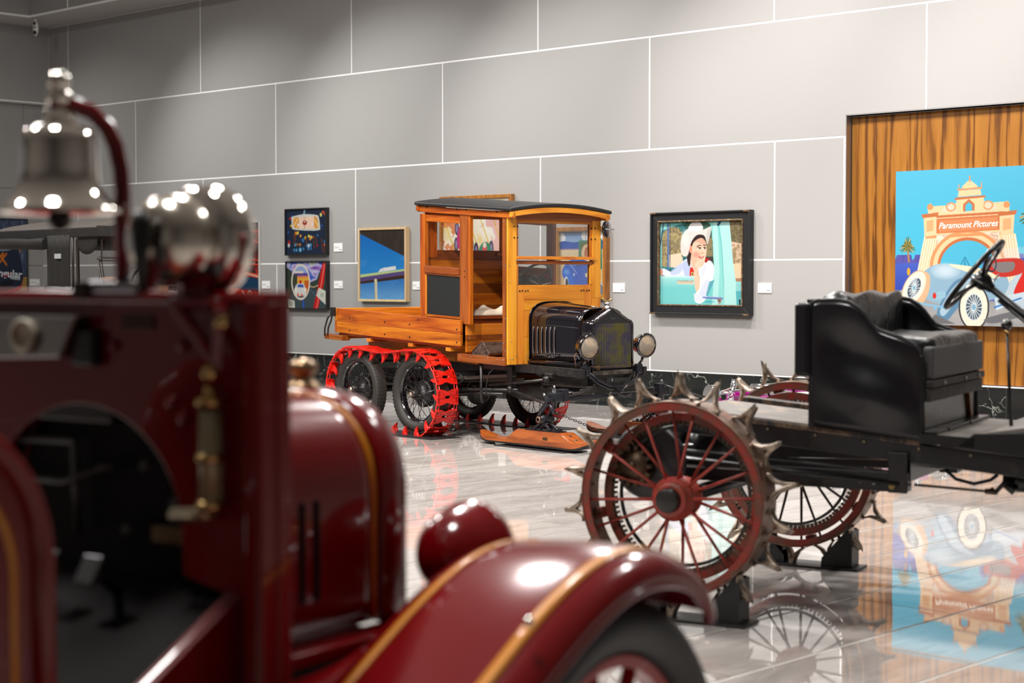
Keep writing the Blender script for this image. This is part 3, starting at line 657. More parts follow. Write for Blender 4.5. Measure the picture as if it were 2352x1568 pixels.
# ---- wheels
tire_me = None
def make_wheel(parent, loc, flip=1):
    global tire_me
    wh = node('wheel', parent, loc, (0, 0, 0 if flip > 0 else PI))
    RR = .375
    prof = []
    for k in range(17):
        a = PI * (.12 + 1.76 * k / 16) - PI / 2 + PI / 2 - PI * 0
        prof.append((-.054 * math.cos(a - PI / 2 + PI / 2) , 0))
    prof = [(.066 * math.sin(t), RR - .056 + .056 * math.cos(t)) for t in [R(-150 + 300 * k / 20) for k in range(21)]]
    MB().lathe((0, 0, 0), (0, 1, 0), prof, 48).build('tyre', RUB, wh)
    tr = MB()
    nb = 64
    for row, (off, r_) in enumerate(((-.046, RR - .012), (-.028, RR - .003), (-.0095, RR + .001), (.0095, RR + .001), (.028, RR - .003), (.046, RR - .012))):
        rows = []
        for k in range(nb * 2 + 1):
            a = 2 * PI * k / (nb * 2); z = .0045 * (1 if k % 2 else -1)
            rows.append([((r_ + .004) * math.cos(a), off - .005 + z, (r_ + .004) * math.sin(a)), ((r_ + .004) * math.cos(a), off + .005 + z, (r_ + .004) * math.sin(a))])
        tr.grid(rows, smooth=False)
    tr.build('tread', RUB2, wh, solid=.006)
    MB().lathe((0, 0, 0), (0, 1, 0), [(-.045, .300), (-.050, .285), (-.035, .275), (-.03, .255), (.03, .255), (.035, .275), (.050, .285), (.045, .300)], 48).build('rim', BLACKP, wh)
    sp = MB()
    for k in range(30):
        a = 2 * PI * k / 30; side_ = -.065 if k % 2 else .03; da = .35 * (1 if (k // 2) % 2 else -1)
        sp.tube([(.04 * math.cos(a + da * 2), side_, .04 * math.sin(a + da * 2)), (.257 * math.cos(a), -.01, .257 * math.sin(a))], .0032, 5, caps=False)
    o = sp.build('wire_spokes', BLACKP, wh); o['kind'] = 'stuff'
    MB().lathe((0, 0, 0), (0, 1, 0), [(-.105, 0), (-.105, .022), (-.09, .035), (-.05, .042), (.02, .05), (.02, .11), (.03, .13), (.09, .13), (.09, 0)], 28).build('hub_drum', CHASS, wh)
    MB().lathe((0, 0, 0), (0, 1, 0), [(-.135, 0), (-.133, .018), (-.12, .026), (-.10, .027), (-.10, 0)], 8, smooth=False).build('hub_cap', flat('aged_nickel', (.55, .46, .38), .3, 1), wh)
    return wh
for sg, in ((-1,), (1,)):
    for x in (-.968, 0): make_wheel(truck, (x, sg * .71, .397), 1 if sg < 0 else -1)

# ---- snow tracks
def loop_pt(t, RRr=.405, x0=-.968, x1=0., zc=.397):
    """t = arc length from the bottom of the front wheel, going forward and up"""
    L1 = PI * RRr; D = x1 - x0; T = 2 * L1 + 2 * D; t %= T
    if t < L1: a = -PI / 2 + t / RRr; return Vector((x1 + RRr * math.cos(a), 0, zc + RRr * math.sin(a))), a + PI / 2
    t -= L1
    if t < D:
        s = t / D; sag = -.035 * math.sin(PI * s) ** 2 ; return Vector((x1 - t, 0, zc + RRr + sag)), PI + .12 * math.sin(2 * PI * s)
    t -= D
    if t < L1: a = PI / 2 + t / RRr; return Vector((x0 + RRr * math.cos(a), 0, zc + RRr * math.sin(a))), a + PI / 2
    t -= L1; return Vector((x0 + t, 0, zc - RRr)), 2 * PI
# a pad in its own frame: x along the track, z outward, y across
pad = MB(); 
def slot_plate(hy, hx, sy, sx, z0, z1):
    """plate with an oval slot and waisted edges"""
    n = 32; outer = []; inner = []
    for k in range(n):
        a = 2 * PI * k / n; c, s_ = math.cos(a), math.sin(a)
        m_ = max(abs(c), abs(s_)); oy, ox = hy * c / m_, hx * s_ / m_
        ox *= (1 - .30 * math.exp(-(oy / .04) ** 2)) if abs(s_) > .5 else 1
        outer.append((ox, oy)); inner.append((sx * s_, sy * (abs(c) ** .7) * (1 if c > 0 else -1)))
    vs = [(x, y, z) for z in (z0, z1) for ring_ in (outer, inner) for x, y in ring_]; fs = []
    for k in range(n):
        j = (k + 1) % n
        fs += [(k, j, n + j, n + k), (2 * n + k, 3 * n + k, 3 * n + j, 2 * n + j), (k, 2 * n + k, 2 * n + j, j), (n + k, n + j, 3 * n + j, 3 * n + k)]
    pad.add(vs, fs)
slot_plate(.125, .074, .034, .015, 0, .014)
def fin_poly(y, sg):
    pts = [(-.040, 0), (-.040, -.03), (-.028, -.06), (-.004, -.085), (.022, -.098), (.010, -.068), (.012, -.04), (.022, -.018), (.040, 0)]
    pad.prism(pts, lambda a, b: (a, y, b), lambda a, b: (a, y + sg * .020, b))
fin_poly(-.075, -1); fin_poly(.075, 1)
pad.b2(-.006, .006, -.13, -.04, .008, .020).b2(-.006, .006, .04, .13, .008, .020)
for sg in (-1, 1): pad.b2(-.058, .058, sg * .105 - .014, sg * .105 + .014, -.004, .014); pad.cyl((-.058, sg * .105 - .02, .005), (-.058, sg * .105 + .02, .005), .010, n=8); pad.cyl((.058, sg * .105 - .02, .005), (.058, sg * .105 + .02, .005), .010, n=8)
pad_me = pad.mesh('track_pad'); pad_me.materials.append(RED)
lk = MB()
if True:
    lk.tube([(.034 * c, .016 * s_, 0.004) for c, s_ in ((-1, -.6), (-.8, -1), (.8, -1), (1, -.6), (1, .6), (.8, 1), (-.8, 1), (-1, .6))], .0065, 6, closed=True)
lk_me = lk.mesh('chain_link'); lk_me.materials.append(RED)
T = 2 * PI * .405 + 2 * .968; NP = 24
for sg in (-1, 1):
    tk = node('snow_track', truck, (0, sg * .71, 0))
    for k in range(NP):
        for half, me, nm, yo in ((0, pad_me, 'track_pad', 0), (.5, lk_me, 'chain_link', -.105), (.5, lk_me, 'chain_link', .105)):
            p, a = loop_pt((k + half + (.35 if sg < 0 else .1)) * T / NP)
            o = link(nm, me, tk, .0015 if half == 0 else 0, segs=1); t = Vector((math.cos(a), 0, math.sin(a))); z = Vector((math.sin(a), 0, -math.cos(a))); y = z.cross(t)
            o.matrix_local = Matrix.Translation(p + y * yo) @ Matrix((t, y, z)).transposed().to_4x4()

# ---- skis
def make_ski(sg):
    sk = node('ski', truck, (0, sg * .66, 0))
    SKW = wood('ski_pine', (.42, .125, .02), (.32, .085, .012), (.12, .028, .005), 'x', rough=.3)
    def lowz(x): return .035 + max(0, 1.02 - x) ** 1.6 * .95 * 1.0 + max(0, x - 2.12) ** 1.5 * .55
    rows_t = []; xs = [.86 + 1.5 * i / 40 for i in range(41)]
    def topz(x):
        b_ = lowz(x) + .032
        if x < 1.28: return b_
        if x < 1.42: return b_ + (.092) * (x - 1.28) / .14
        if x < 2.0: return b_ + .092
        if x < 2.26: s_ = (x - 2.0) / .26; return b_ + .092 * (1 - s_) ** 1.8
        return b_
    m = MB(); secs = []
    for x in xs:
        h = .085 * min(1, ((x - .85) / .10) ** .5 if x < .95 else 1, ((2.375 - x) / .12) ** .5 if x > 2.255 else 1)
        secs.append([(x, -h, lowz(x)), (x, -h, topz(x)), (x, h, topz(x)), (x, h, lowz(x))])
    m.grid(secs, smooth=False, closed_u=True); m.add(secs[0], [(0, 1, 2, 3)]); m.add(secs[-1], [(0, 1, 2, 3)])
    m.build('runner', SKW, sk, .004)
    m = MB(); m.grid([[(x, -h, z - .012), (x, -h, z), (x, h, z), (x, h, z - .012)] for x, h, z in [(s_[0][0], abs(s_[0][1]) + .002, s_[0][2]) for s_ in secs]], smooth=False, closed_u=True); m.build('steel_shoe', CHASS, sk)
    MB().b2(1.775, 1.835, -.0875, -.085, .09, .115).build('maker_plate', flat('dark_brass_plate', (.10, .06, .025), .35, .8), sk)
    for x in (2.03, 2.10): MB().cyl((x, 0, topz(x) - .01), (x, 0, topz(x) + .004), .013, n=10).build('lacing_hole', BOLTB, sk)
    MB().b2(1.50, 1.93, -.055, .055, .158, .168).build('base_plate', FRONTB, sk, .003)
    for x, y in ((1.55, -.03), (1.55, .03), (1.88, -.03), (1.88, .03)): MB().cyl((x, y, .168), (x, y, .185), .014, n=6, smooth=False).build('nut', CHASS, sk)
    for x in (1.60, 1.83):
        for y in (-.04, .04): MB().bar((x, y, .168), (1.715, y * .8, .245), .02, .022).build('stand_leg', FRONTB, sk, .003)
    MB().cyl((1.715, -.075, .262), (1.715, .075, .262), .038, n=20).build('pivot_sleeve', FRONTB, sk)
    MB().lathe((1.715, -.085, .262), (0, 1, 0), [(-.004, .014), (-.004, .028), (.01, .03), (.01, .014)], 18).build('pivot_end', flat('bare_pivot_steel', (.16, .10, .07), .4, .7), sk)
    m = MB()
    for y in (-.06, .06):
        m.tube([(1.70, y, .27), (1.72, y, .33), (1.78, y * .8, .40), (1.82, y * .4, .46)], [.022, .02, .024, .02], 8)
    m.build('fork', FRONTB, sk)
    MB().b2(1.79, 1.90, -.05, .05, .42, .50).build('knuckle', FRONTB, sk, .012)
    MB().cyl((1.83, 0, .36), (1.83, 0, .535), .022).build('king_pin', FRONTB, sk); MB().cyl((1.83, 0, .535), (1.83, 0, .56), .010).build('grease_nipple', STEEL, sk)
    MB().tube([(1.80, -.08, .47), (1.88, -.09, .39), (1.94, -.09, .33)], .015, 8).build('damper_rod', FRONTB, sk); MB().tube([(1.775, -.075, .49), (1.80, -.08, .47)], .011, 8).build('damper_tip', STEEL, sk)
    return sk
make_ski(-1); make_ski(1)
CHM = flat('dark_chain_steel', (.035, .028, .024), .35, .8)
clk = MB().tube([(.014 * c, .008 * s_, 0) for c, s_ in ((-1, -.5), (-.6, -1), (.6, -1), (1, -.5), (1, .5), (.6, 1), (-.6, 1), (-1, .5))], .0028, 6, closed=True).mesh('chain_link'); clk.materials.append(CHM)
def chain(par, p0, p1, n, sag):
    p0 = Vector(p0); p1 = Vector(p1)
    for k in range(n):
        t = (k + .5) / n; p = p0.lerp(p1, t) - Vector((0, 0, sag * 4 * t * (1 - t))); d = (p1 - p0).normalized()
        o = link('chain_link', clk, par); q = d.to_track_quat('X', 'Z').to_euler(); o.rotation_euler = (R(90) * (k % 2) + q.x, q.y, q.z); o.location = p
chn = node('ski_chain', truck); chain(chn, (1.95, -.74, .335), (2.30, -.22, .09), 30, .008); chain(chn, (1.95, -.74, .325), (1.95, -.74, .25), 4, 0)

# things lying in the cab
tb = thing('tool_box', 'brown tin box with a three-cornered end lying on the cab floor beside the seat', 'box', truck.matrix_world @ Vector((0, 0, 0)))
tb.location = (-.327, 16.53, 0); tb.rotation_euler = (0, 0, TA)
TIN2 = worn('brown_tin', (.045, .028, .022), (.13, .08, .06), .42, .5, 14, .4)
tri = []
for cx, cz, a0 in ((-.09, .035, 210), (.09, .035, -60), (.0 + .02, .105, 60)):
    for k in range(5): a = R(a0 - 60 + 30 * k); tri.append((cx + .03 * math.cos(a), cz + .03 * math.sin(a)))
hull = sorted(tri, key=lambda p: math.atan2(p[1] - .055, p[0] - .005))
MB().prism(hull, lambda a, b: (.70 + a, -.545, .768 + b), lambda a, b: (.70 + a, -.18, .768 + b)).build('case', TIN2, tb, .004)
MB().tube([(.70 + a, -.548, .768 + b) for a, b in hull], .005, 6, closed=True).build('end_rim', TIN2, tb)
for a, b in ((-.07, .035), (.08, .035), (.02, .1)): MB().cyl((.70 + a, -.552, .768 + b), (.70 + a, -.545, .768 + b), .007, n=8).build('hole', BOLTB, tb)
bk = thing('folded_blanket', 'cream canvas cloth lying crumpled on the truck seat', 'cloth', (-.327, 16.53, 0), TA)
rnd = random.Random(5); rows = []
for i in range(30):
    row = []
    for j in range(40):
        x = .06 + .44 * i / 29; y = -.50 + .95 * j / 39
        z = 1.175 + .022 * math.sin(3.1 * x * 6 + 9 * y) * math.sin(7 * y) + .012 * math.sin(23 * x + 17 * y) + .045 * math.exp(-((y + .05) / .16) ** 2) * (.5 + .5 * math.sin(20 * x + 26 * y))
        e = min(i / 3, (29 - i) / 3, j / 3, (39 - j) / 3, 1); z = 1.137 + (z - 1.137) * (e ** .6 if e > 0 else 0)
        row.append((x, y, z))
    rows.append(row)
MB().grid(rows).build('cloth', flat('cream_canvas', (.62, .52, .40), .85), bk, solid=.008)
fp = MB().b2(-.1, .1, -.07, .07, 0, .0025).build('leaflet', flat('white_paper', (.85, .85, .83), .6), None); tag(fp, 'white sheet of paper lying on the crumpled cream cloth', 'paper')
fp.location = (-.327 + .652 * .40 - .758 * .28, 16.53 - .758 * .40 + -.652 * -.28 * -1 * -1 + 0, 1.215)
fp.location = truck.location + Vector((.652 * .36 + .758 * .22, -.758 * .36 + .652 * .22, 1.222)); fp.rotation_euler = (0, R(-4), TA + .3)

# rubber mats under the truck
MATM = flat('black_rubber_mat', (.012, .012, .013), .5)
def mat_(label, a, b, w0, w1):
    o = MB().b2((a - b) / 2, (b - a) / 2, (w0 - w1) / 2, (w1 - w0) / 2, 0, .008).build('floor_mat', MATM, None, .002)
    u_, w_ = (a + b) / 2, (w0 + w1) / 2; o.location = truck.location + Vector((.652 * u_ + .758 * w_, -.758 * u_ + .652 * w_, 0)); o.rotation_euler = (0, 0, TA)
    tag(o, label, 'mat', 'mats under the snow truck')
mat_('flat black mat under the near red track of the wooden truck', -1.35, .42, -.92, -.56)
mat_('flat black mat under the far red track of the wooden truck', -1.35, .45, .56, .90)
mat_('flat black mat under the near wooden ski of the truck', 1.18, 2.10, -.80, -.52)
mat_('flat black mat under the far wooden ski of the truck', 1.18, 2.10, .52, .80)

# ================================================================== LUG-WHEELED TRACTOR CONVERSION
CA = math.atan2(-.47562, .87965); TO = Vector((1.105, 8.16, 0))
trc = thing('tractor', 'old stripped black tractor chassis with rusty red spoked wheels carrying steel spikes', 'tractor', TO, CA)
RUST = worn('worn_red_paint', (.28, .026, .016), (.13, .055, .035), .5, .45, 7, .2, third=(.20, .035, .022))
RIMO = worn('worn_rim_outer', (.30, .13, .10), (.20, .13, .085), .42, .5, 9, .55, third=(.34, .22, .18))
LUGM = worn('bare_lug_steel', (.42, .34, .27), (.20, .13, .08), .38, .42, 16, .7)
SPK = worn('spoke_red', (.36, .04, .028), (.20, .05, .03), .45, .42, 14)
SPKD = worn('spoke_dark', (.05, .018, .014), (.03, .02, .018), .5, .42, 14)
GEARM = worn('greasy_gear', (.055, .040, .026), (.10, .06, .035), .45, .5, 12, .6)
TBLK = worn('tractor_black', (.005, .005, .006), (.022, .018, .014), .33, .34, 7, 0, .3)
HY = .53; RO = .43
# lug: a forked, curved spike, its base rivetted across the rim
lug = MB()
def lug_arm(sg):
    pts = [(sg * .060, -.03, .006), (sg * .042, -.02, .012), (sg * .020, -.005, .034), (sg * .008, .008, .065), (0, .012, .100), (-.001 * sg, .012, .118)]
    wd = [.026, .026, .024, .021, .019, .015]; th = [.006, .008, .012, .014, .015, .012]
    rows = [[(x - th[i] * .7, y - wd[i], z), (x - th[i] * .7, y + wd[i], z), (x + th[i] * .7, y + wd[i], z), (x + th[i] * .7, y - wd[i], z)] for i, (x, y, z) in enumerate(pts)]
    lug.grid(rows, closed_u=True); lug.add(rows[-1], [(0, 1, 2, 3)]); lug.add(rows[0], [(0, 1, 2, 3)])
lug_arm(1); lug_arm(-1)
lug_me = lug.mesh('spike'); lug_me.materials.append(LUGM)
spk_me = MB().tube([(0, 0, .075), (0, 0, RO - .012)], [.0078, .006], 8).mesh('spoke')
riv_me = MB().cyl((0, 0, -.022), (0, 0, .012), .009, n=8).mesh('rivet'); riv_me.materials.append(RIMO)
def lug_wheel(parent, loc, near):
    wh = node('wheel', parent, loc, (0, 0, 0))
    s = 1 if near else -1      # gear ring sits on the inner face
    W = .078
    MB().lathe((0, 0, 0), (0, 1, 0), [(-W, RO - .012), (-W, RO), (W, RO), (W, RO - .012)], 72, closed=True, smooth=False).build('rim', RIMO, wh, .002)
    MB().lathe((0, 0, 0), (0, 1, 0), [(-W, RO - .003), (-W + .006, RO - .003), (-W + .006, RO - .04), (-W, RO - .04)], 72, closed=True, smooth=False).build('rim_flange', RUST, wh)
    gy = s * .055
    MB().lathe((0, gy, 0), (0, 1, 0), [(-.015, .372), (.015, .372), (.015, .335), (-.015, .335)], 72, closed=True, smooth=False).build('ring_gear', RUST, wh)
    g = MB()
    for k in range(90):
        a = 2 * PI * k / 90; g.box((.327 * math.cos(a), gy, .327 * math.sin(a)), (.018, .03, .011), Matrix.Rotation(-a, 3, 'Y'))
    o = g.build('gear_teeth', GEARM, wh); o['kind'] = 'stuff'
    MB().lathe((0, gy + s * .03, 0), (0, 1, 0), [(-.004, .315), (.004, .315), (.004, .300), (-.004, .300)], 64, closed=True, smooth=False).build('thin_ring', TBLK, wh)
    for k in range(8):
        a = 2 * PI * (k + .3) / 8; MB().box((.397 * math.cos(a), gy * .6, .397 * math.sin(a)), (.045, .05, .05), Matrix.Rotation(-a, 3, 'Y')).build('gear_bracket', RUST, wh, .006)
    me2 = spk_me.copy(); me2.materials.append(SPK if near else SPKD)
    for k in range(20):
        a = 2 * PI * (k + .2) / 20; fl_ = 1 if k % 2 else -1
        o = link('spoke', me2, wh); d = Vector((math.cos(a), 0, math.sin(a)))
        p0 = d * .06 + Vector((0, -.045 if fl_ < 0 else .06, 0)); p1 = d * (RO - .008) + Vector((0, -.045 if fl_ < 0 else .0, 0))
        o.rotation_euler = (p1 - p0).to_track_quat('Z', 'Y').to_euler(); o.location = p0 - (p1 - p0).normalized() * .05; 
    MB().lathe((0, 0, 0), (0, 1, 0), [(-.085, .052), (-.085, .072), (-.075, .078), (-.055, .078), (-.05, .098), (-.03, .098), (-.025, .07), (.05, .07), (.055, .09), (.075, .09), (.09, .06), (.09, 0)], 32).build('hub', SPK, wh)
    MB().lathe((0, 0, 0), (0, 1, 0), [(-.125, 0), (-.125, .045), (-.12, .052), (-.08, .054), (-.08, 0)], 28).build('hub_cap', flat('oily_black_cap', (.018, .015, .013), .4), wh)
    for k in range(18):
        a = 2 * PI * (k + .45) / 18
        M = Matrix.Rotation(-a + PI / 2, 4, 'Y')
        o = link('spike', lug_me, wh, .002, segs=1); yy = -.02 if k % 2 else .02
        o.matrix_local = Matrix.Translation((RO * math.cos(a), yy, RO * math.sin(a))) @ M @ Matrix.Rotation(R(8 if k % 2 else -8) + (PI if k % 3 else 0), 4, 'Z')
        for da in (-.11, .11):
            o = link('rivet', riv_me, wh); b_ = a + da; o.matrix_local = Matrix.Translation((RO * math.cos(b_), yy * 1.3, RO * math.sin(b_))) @ Matrix.Rotation(-b_ + PI / 2, 4, 'Y')
    return wh
nw = lug_wheel(trc, (0, -.80, HY), True); fw = lug_wheel(trc, (0, .80, HY), False)
# pinions with their drums, back axle
ax = node('drive_axle', trc)
MB().cyl((0, -.8, HY), (0, .8, HY), .035).build('dead_axle', TBLK, ax)
for sg in (-1, 1):
    p = (-.235, sg * .745, .655)
    m = MB().lathe(p, (0, 1, 0), [(-.02, 0), (-.02, .072), (.02, .072), (.02, 0)], 28)
    for k in range(14):
        a = 2 * PI * k / 14; m.box((p[0] + .08 * math.cos(a), p[1], p[2] + .08 * math.sin(a)), (.028, .04, .016), Matrix.Rotation(-a, 3, 'Y'))
    m.build('pinion', GEARM, ax)
    MB().lathe((-.235, sg * .745, .655), (0, 1, 0), [(-.035 , 0), (-.035, .022), (.03, .022)], 14).build('pinion_nut', GEARM, ax)
    MB().lathe((-.19, sg * .66, .67), (0, sg, 0), [(-.04, 0), (-.04, .15), (-.03, .165), (.03, .17), (.035, .155), (.035, 0)], 36).build('brake_drum', flat('grey_brake_drum', (.05, .05, .052), .35, .4), ax)
MB().cyl((-.2, -.68, .67), (-.2, .68, .67), .04).build('live_axle_tube', TBLK, ax); MB().ball((-.2, 0, .67), .16, 20, (.8, 1, 1)).build('differential', TBLK, ax)
# frame
fr = node('frame', trc)
def fz(x): return .868 - .082 * x
FS = lambda x, y, z: (x, y, z - .082 * x)
for sg in (-1, 1):
    a, b = sorted((sg * .47, sg * .40))
    MB().b2(-.15, 2.3, a, b, .778, .862, FS).build('upper_timber', TBLK, fr, .004)
    MB().b2(-.15, .98, a - .006, b + .006, .860, .884, lambda x, y, z: (x, y, z - .085 * x)).build('deck_edge_strip', worn('scuffed_black_wood', (.016, .015, .015), (.16, .10, .06), .5, .42, 10), fr, .003)
    MB().b2(-.30, .93, a + .02, b - .0, .665, .70, lambda x, y, z: (x, y, z - .05 * x)).build('lower_channel', TBLK, fr, .003)
    MB().b2(-.2, .935, a - .02, b - .02, .575, .66).build('side_channel', TBLK, fr, .004)
    MB().b2(.85, .935, a - .024, a - .018 if sg < 0 else b, .57, .745).build('hanger_plate', TBLK, fr, .004)
    for x, z in ((.73, .615), (.79, .61)): MB().cyl((x, a - .03, z), (x, a - .015, z), .008, n=10).build('bolt', BOLTS, fr)
    for x, z in ((.87, .60),): MB().cyl((x, a - .035, z), (x, a - .02, z), .014, n=10).build('bolt', flat('brass_bolt', (.35, .25, .1), .4, 1), fr)
    MB().tube([(-.18, sg * .52, .69), (-.05, sg * .56, .665), (.25, sg * .56, .655), (.9, sg * .50, .61)], [.03, .026, .016, .008], 10).build('radius_rod', TBLK, fr)
    bolts(fr, [(x, -.4765, .845 - .082 * x) for x in (.30, .52, .74, .98, 1.2)], (0, -1, 0), flat('tarnished_bolt', (.25, .2, .13), .5, .8), .007) if sg < 0 else None
MB().bar((-.28, -.36, .72), (-.28, .36, .72), .06, .14).build('rear_cross_member', TBLK, fr)
MB().b2(-.42, -.30, .10, .34, .66, .78).build('rear_step_block', TBLK, fr, .01)
MB().b2(.1, .16, -.4, .4, .70, .78).build('cross_member', TBLK, fr); MB().b2(.88, .94, -.46, .46, .62, .70).build('cross_member', TBLK, fr)
MB().b2(.93, 1.02, .05, .16, .635, .66).build('cross_stub', TBLK, fr); MB().bar((.2, .1, .62), (1.06, -.02, .655), .05, .03).build('centre_channel', TBLK, fr)
MB().tube([(.94, -.40, .60), (1.24, -.36, .585), (1.27, -.36, .60)], .006, 8).build('brake_rod', flat('old_rod_steel', (.12, .09, .07), .45, .8), fr)
MB().lathe((1.235, -.36, .585), (1, 0, -.03), [(0, 0), (0, .012), (.05, .012), (.05, 0)], 10).build('rod_clevis', MATS['old_rod_steel'], fr)
MB().tube([(1.28, -.36, .585), (1.31, -.36, .62), (1.34, -.35, .66)], .010, 8).build('brake_lever', TBLK, fr)
MB().tube([(1.05, -.30, .66), (1.10, -.32, .625), (1.18, -.33, .61), (1.25, -.33, .63), (1.28, -.33, .655)], .008, 8).build('black_hose', flat('blue_black_hose', (.01, .012, .03), .35), fr)
MB().lathe((1.36, -.30, .63), (1, 0, 0), [(-.06, 0), (-.06, .03), (-.02, .05), (.1, .05), (.1, 0)], 14).build('engine_casting', TBLK, fr); MB().b2(1.40, 2.1, -.22, .22, .46, .68).build('engine_block', TBLK, fr, .02)
MB().tube([(1.34, -.34, .66), (1.33, -.36, .61), (1.36, -.36, .59)], .02, 8).build('casting_lug', TBLK, fr)
# decking
PLK = lambda: worn('weathered_grey_plank', (.30, .27, .24), (.12, .10, .085), .6, .48, 5, third=(.50, .35, .22))
def mk_plank():
    m, nt, b = new_mat('weathered_plank'); v = coords(nt, (1.2, 12, 12), rand=True); f = noise(nt, v, 3, 6, .7)
    c = ramp(nt, f, [(.3, (.035, .028, .024)), (.46, (.15, .13, .115)), (.72, (.27, .245, .22))])
    c = mixc(nt, ramp(nt, noise(nt, coords(nt, (3, 9, 9), rand=True), 2.2, 3), [(.6, (0, 0, 0)), (.68, (.9, .9, .9))]), c, (.50, .33, .20)); nt.links.new(c, b.inputs['Base Color']); setp(b, rough=.55); bump(nt, b, f, .3, .004); return m
PLANK = mk_plank()
dk = node('deck', trc)
for k, (a, b) in enumerate(((-.47, -.345), (-.34, -.215), (-.21, -.06), (-.055, .07), (.075, .19), (.195, .30))):
    MB().b2(-.16 - .012 * (k % 3), .60, a, b, .872 - .0045 * k, .892 - .0045 * k, lambda x, y, z: (x, y, z - .085 * x)).build('deck_plank', PLANK, dk, .003)
# running boards in front of the seat
MB().b2(.985, 1.22, -.49, .49, .812, .832, lambda x, y, z: (x, y, z - .04 * (x - .98))).build('footboard', PLANK, dk, .003)
MB().b2(.985, 1.22, -.50, -.49, .790, .832, lambda x, y, z: (x, y, z - .04 * (x - .98))).build('footboard_edge', TBLK, dk)
m = MB(); m.prism([(1.22, .82), (1.75, .91), (1.75, .93), (1.22, .84)], lambda a, b: (a, -.49, b), lambda a, b: (a, .49, b)); m.build('toe_board', PLANK, dk, .003)
m = MB(); m.prism([(1.14, .78), (2.3, .66), (2.3, .90), (1.22, .842)], lambda a, b: (a, -.50, b), lambda a, b: (a, -.485, b)); m.build('dash_side_board', TBLK, dk, .003)
m = MB(); m.prism([(1.14, .78), (2.3, .66), (2.3, .90), (1.22, .842)], lambda a, b: (a, .485, b), lambda a, b: (a, .50, b)); m.build('dash_side_board', TBLK, dk, .003)

# seat
se = node('seat', trc)
VIN = worn('black_seat_metal', (.005, .005, .007), (.03, .024, .02), .24, .24, 10, 0, .2, bumpy=.05)
def mk_vinyl():
    m, nt, b = new_mat('black_vinyl'); v = coords(nt); c = mixc(nt, noise(nt, v, 5, 4), (.008, .008, .009), (.018, .018, .020)); nt.links.new(c, b.inputs['Base Color']); setp(b, rough=.30, spec=.6)
    bump(nt, b, noise(nt, coords(nt, (1, 1, 1)), 9, 4, .55, .8), .55, .03); return m
VINY = mk_vinyl()
prof = [(.50, .835), (.50, 1.10), (.497, 1.38), (.53, 1.398), (.62, 1.40), (.675, 1.39), (.715, 1.365), (.745, 1.335), (.775, 1.295), (.80, 1.272), (.84, 1.258), (.90, 1.24), (.95, 1.215), (.98, 1.19), (.993, 1.16), (1.0, .82)]
for sg in (-1, 1):
    rows = []
    a, b = sorted((sg * .49, sg * .475))
    n = 26; rows = []
    # side panel: fine grid between the floor line and the profile, slightly dented
    def top(u_):
        P = prof[2:-1]
        for (x0, z0), (x1, z1) in zip(P[:-1], P[1:]):
            if x0 <= u_ <= x1: return z0 + (z1 - z0) * (u_ - x0) / (x1 - x0 + 1e-9)
        return 1.16
    rn = random.Random(9 + sg)
    for i in range(n + 1):
        u_ = .498 + .500 * i / n; row = []
        for j in range(19):
            z0 = .885 - .085 * u_; z = z0 + (top(u_) - z0) * j / 18; dent = .034 * math.sin(9 * u_ + 7 * z) * math.sin(11 * z - 3 * u_) * math.sin(PI * i / n) * math.sin(PI * j / 18)
            row.append((u_, sg * (.487 + dent), z))
        rows.append(row)
    MB().grid(rows).build('side_panel', VIN, se, solid=.006)
    MB().tube([(x, sg * .487, z) for x, z in prof[2:]], .008, 8).build('side_piping', LEATH, se)
    MB().b2(.985, 1.0, sg * .487 - .012, sg * .487 + .012, .80, 1.165).build('front_edge_strip', VIN, se, .004)
MB().b2(.49, .51, -.487, .487, .84, 1.36).build('back_panel', VIN, se)
# padded box hanging on the back and its lid
MB().b2(.425, .495, -.50, .30, 1.06, 1.385).build('rear_box', VIN, se, .018, segs=3); MB().b2(.45, .55, -.40, -.25, 1.385, 1.40).build('strap', LEATH, se, .004)
MB().b2(.515, .55, -.487, .487, .845, 1.06).build('rear_skirt', VIN, se)
def cushion(name, x0, x1, y0, y1, z0, z1, n=14, m_=28, lump=.012):
    rows = []
    sec = []
    for k in range(24):
        a = 2 * PI * k / 24; c, s_ = math.cos(a), math.sin(a); e = .28
        sec.append((abs(c) ** e * (1 if c > 0 else -1), abs(s_) ** e * (1 if s_ > 0 else -1)))
    for j in range(m_ + 1):
        y = y0 + (y1 - y0) * j / m_; q = min(1, (j + .3) / 2.0, (m_ - j + .3) / 2.0) ** .4
        rows.append([((x0 + x1) / 2 + (x1 - x0) / 2 * c * q, y, (z0 + z1) / 2 + (z1 - z0) / 2 * s_ * q + lump * math.sin(13 * y + 4 * c) * (s_ > 0)) for c, s_ in sec])
    return MB().grid(rows, closed_u=True).build(name, VINY, se)
cushion('backrest_cushion', .51, .66, -.47, .47, 1.10, 1.425); cushion('seat_cushion', .58, 1.02, -.455, .47, 1.08, 1.245, lump=.006)
GREYV = flat('dusty_grey_vinyl', (.075, .073, .075), .55)
MB().b2(.985, 1.03, -.45, .47, 1.06, 1.20).build('cushion_front', GREYV, se, .012)
OLDW = worn('bare_grey_board', (.065, .055, .048), (.02, .018, .016), .6, .5, 12)
MB().b2(1.0, 1.035, -.47, .48, 1.025, 1.055).build('seat_rail', OLDW, se, .003); MB().b2(.995, 1.025, -.47, .48, .965, 1.02).build('seat_rail', OLDW, se, .003)
bolts(se, [(1.036, y, 1.04) for y in (-.28, .1, .36)], (1, 0, 0), BOLTS, .008)
MB().b2(.98, .992, -.47, .48, .82, .965).build('seat_front_panel', worn('scuffed_front', (.006, .006, .006), (.06, .05, .042), .3, .38, 8, 0, .5), se)
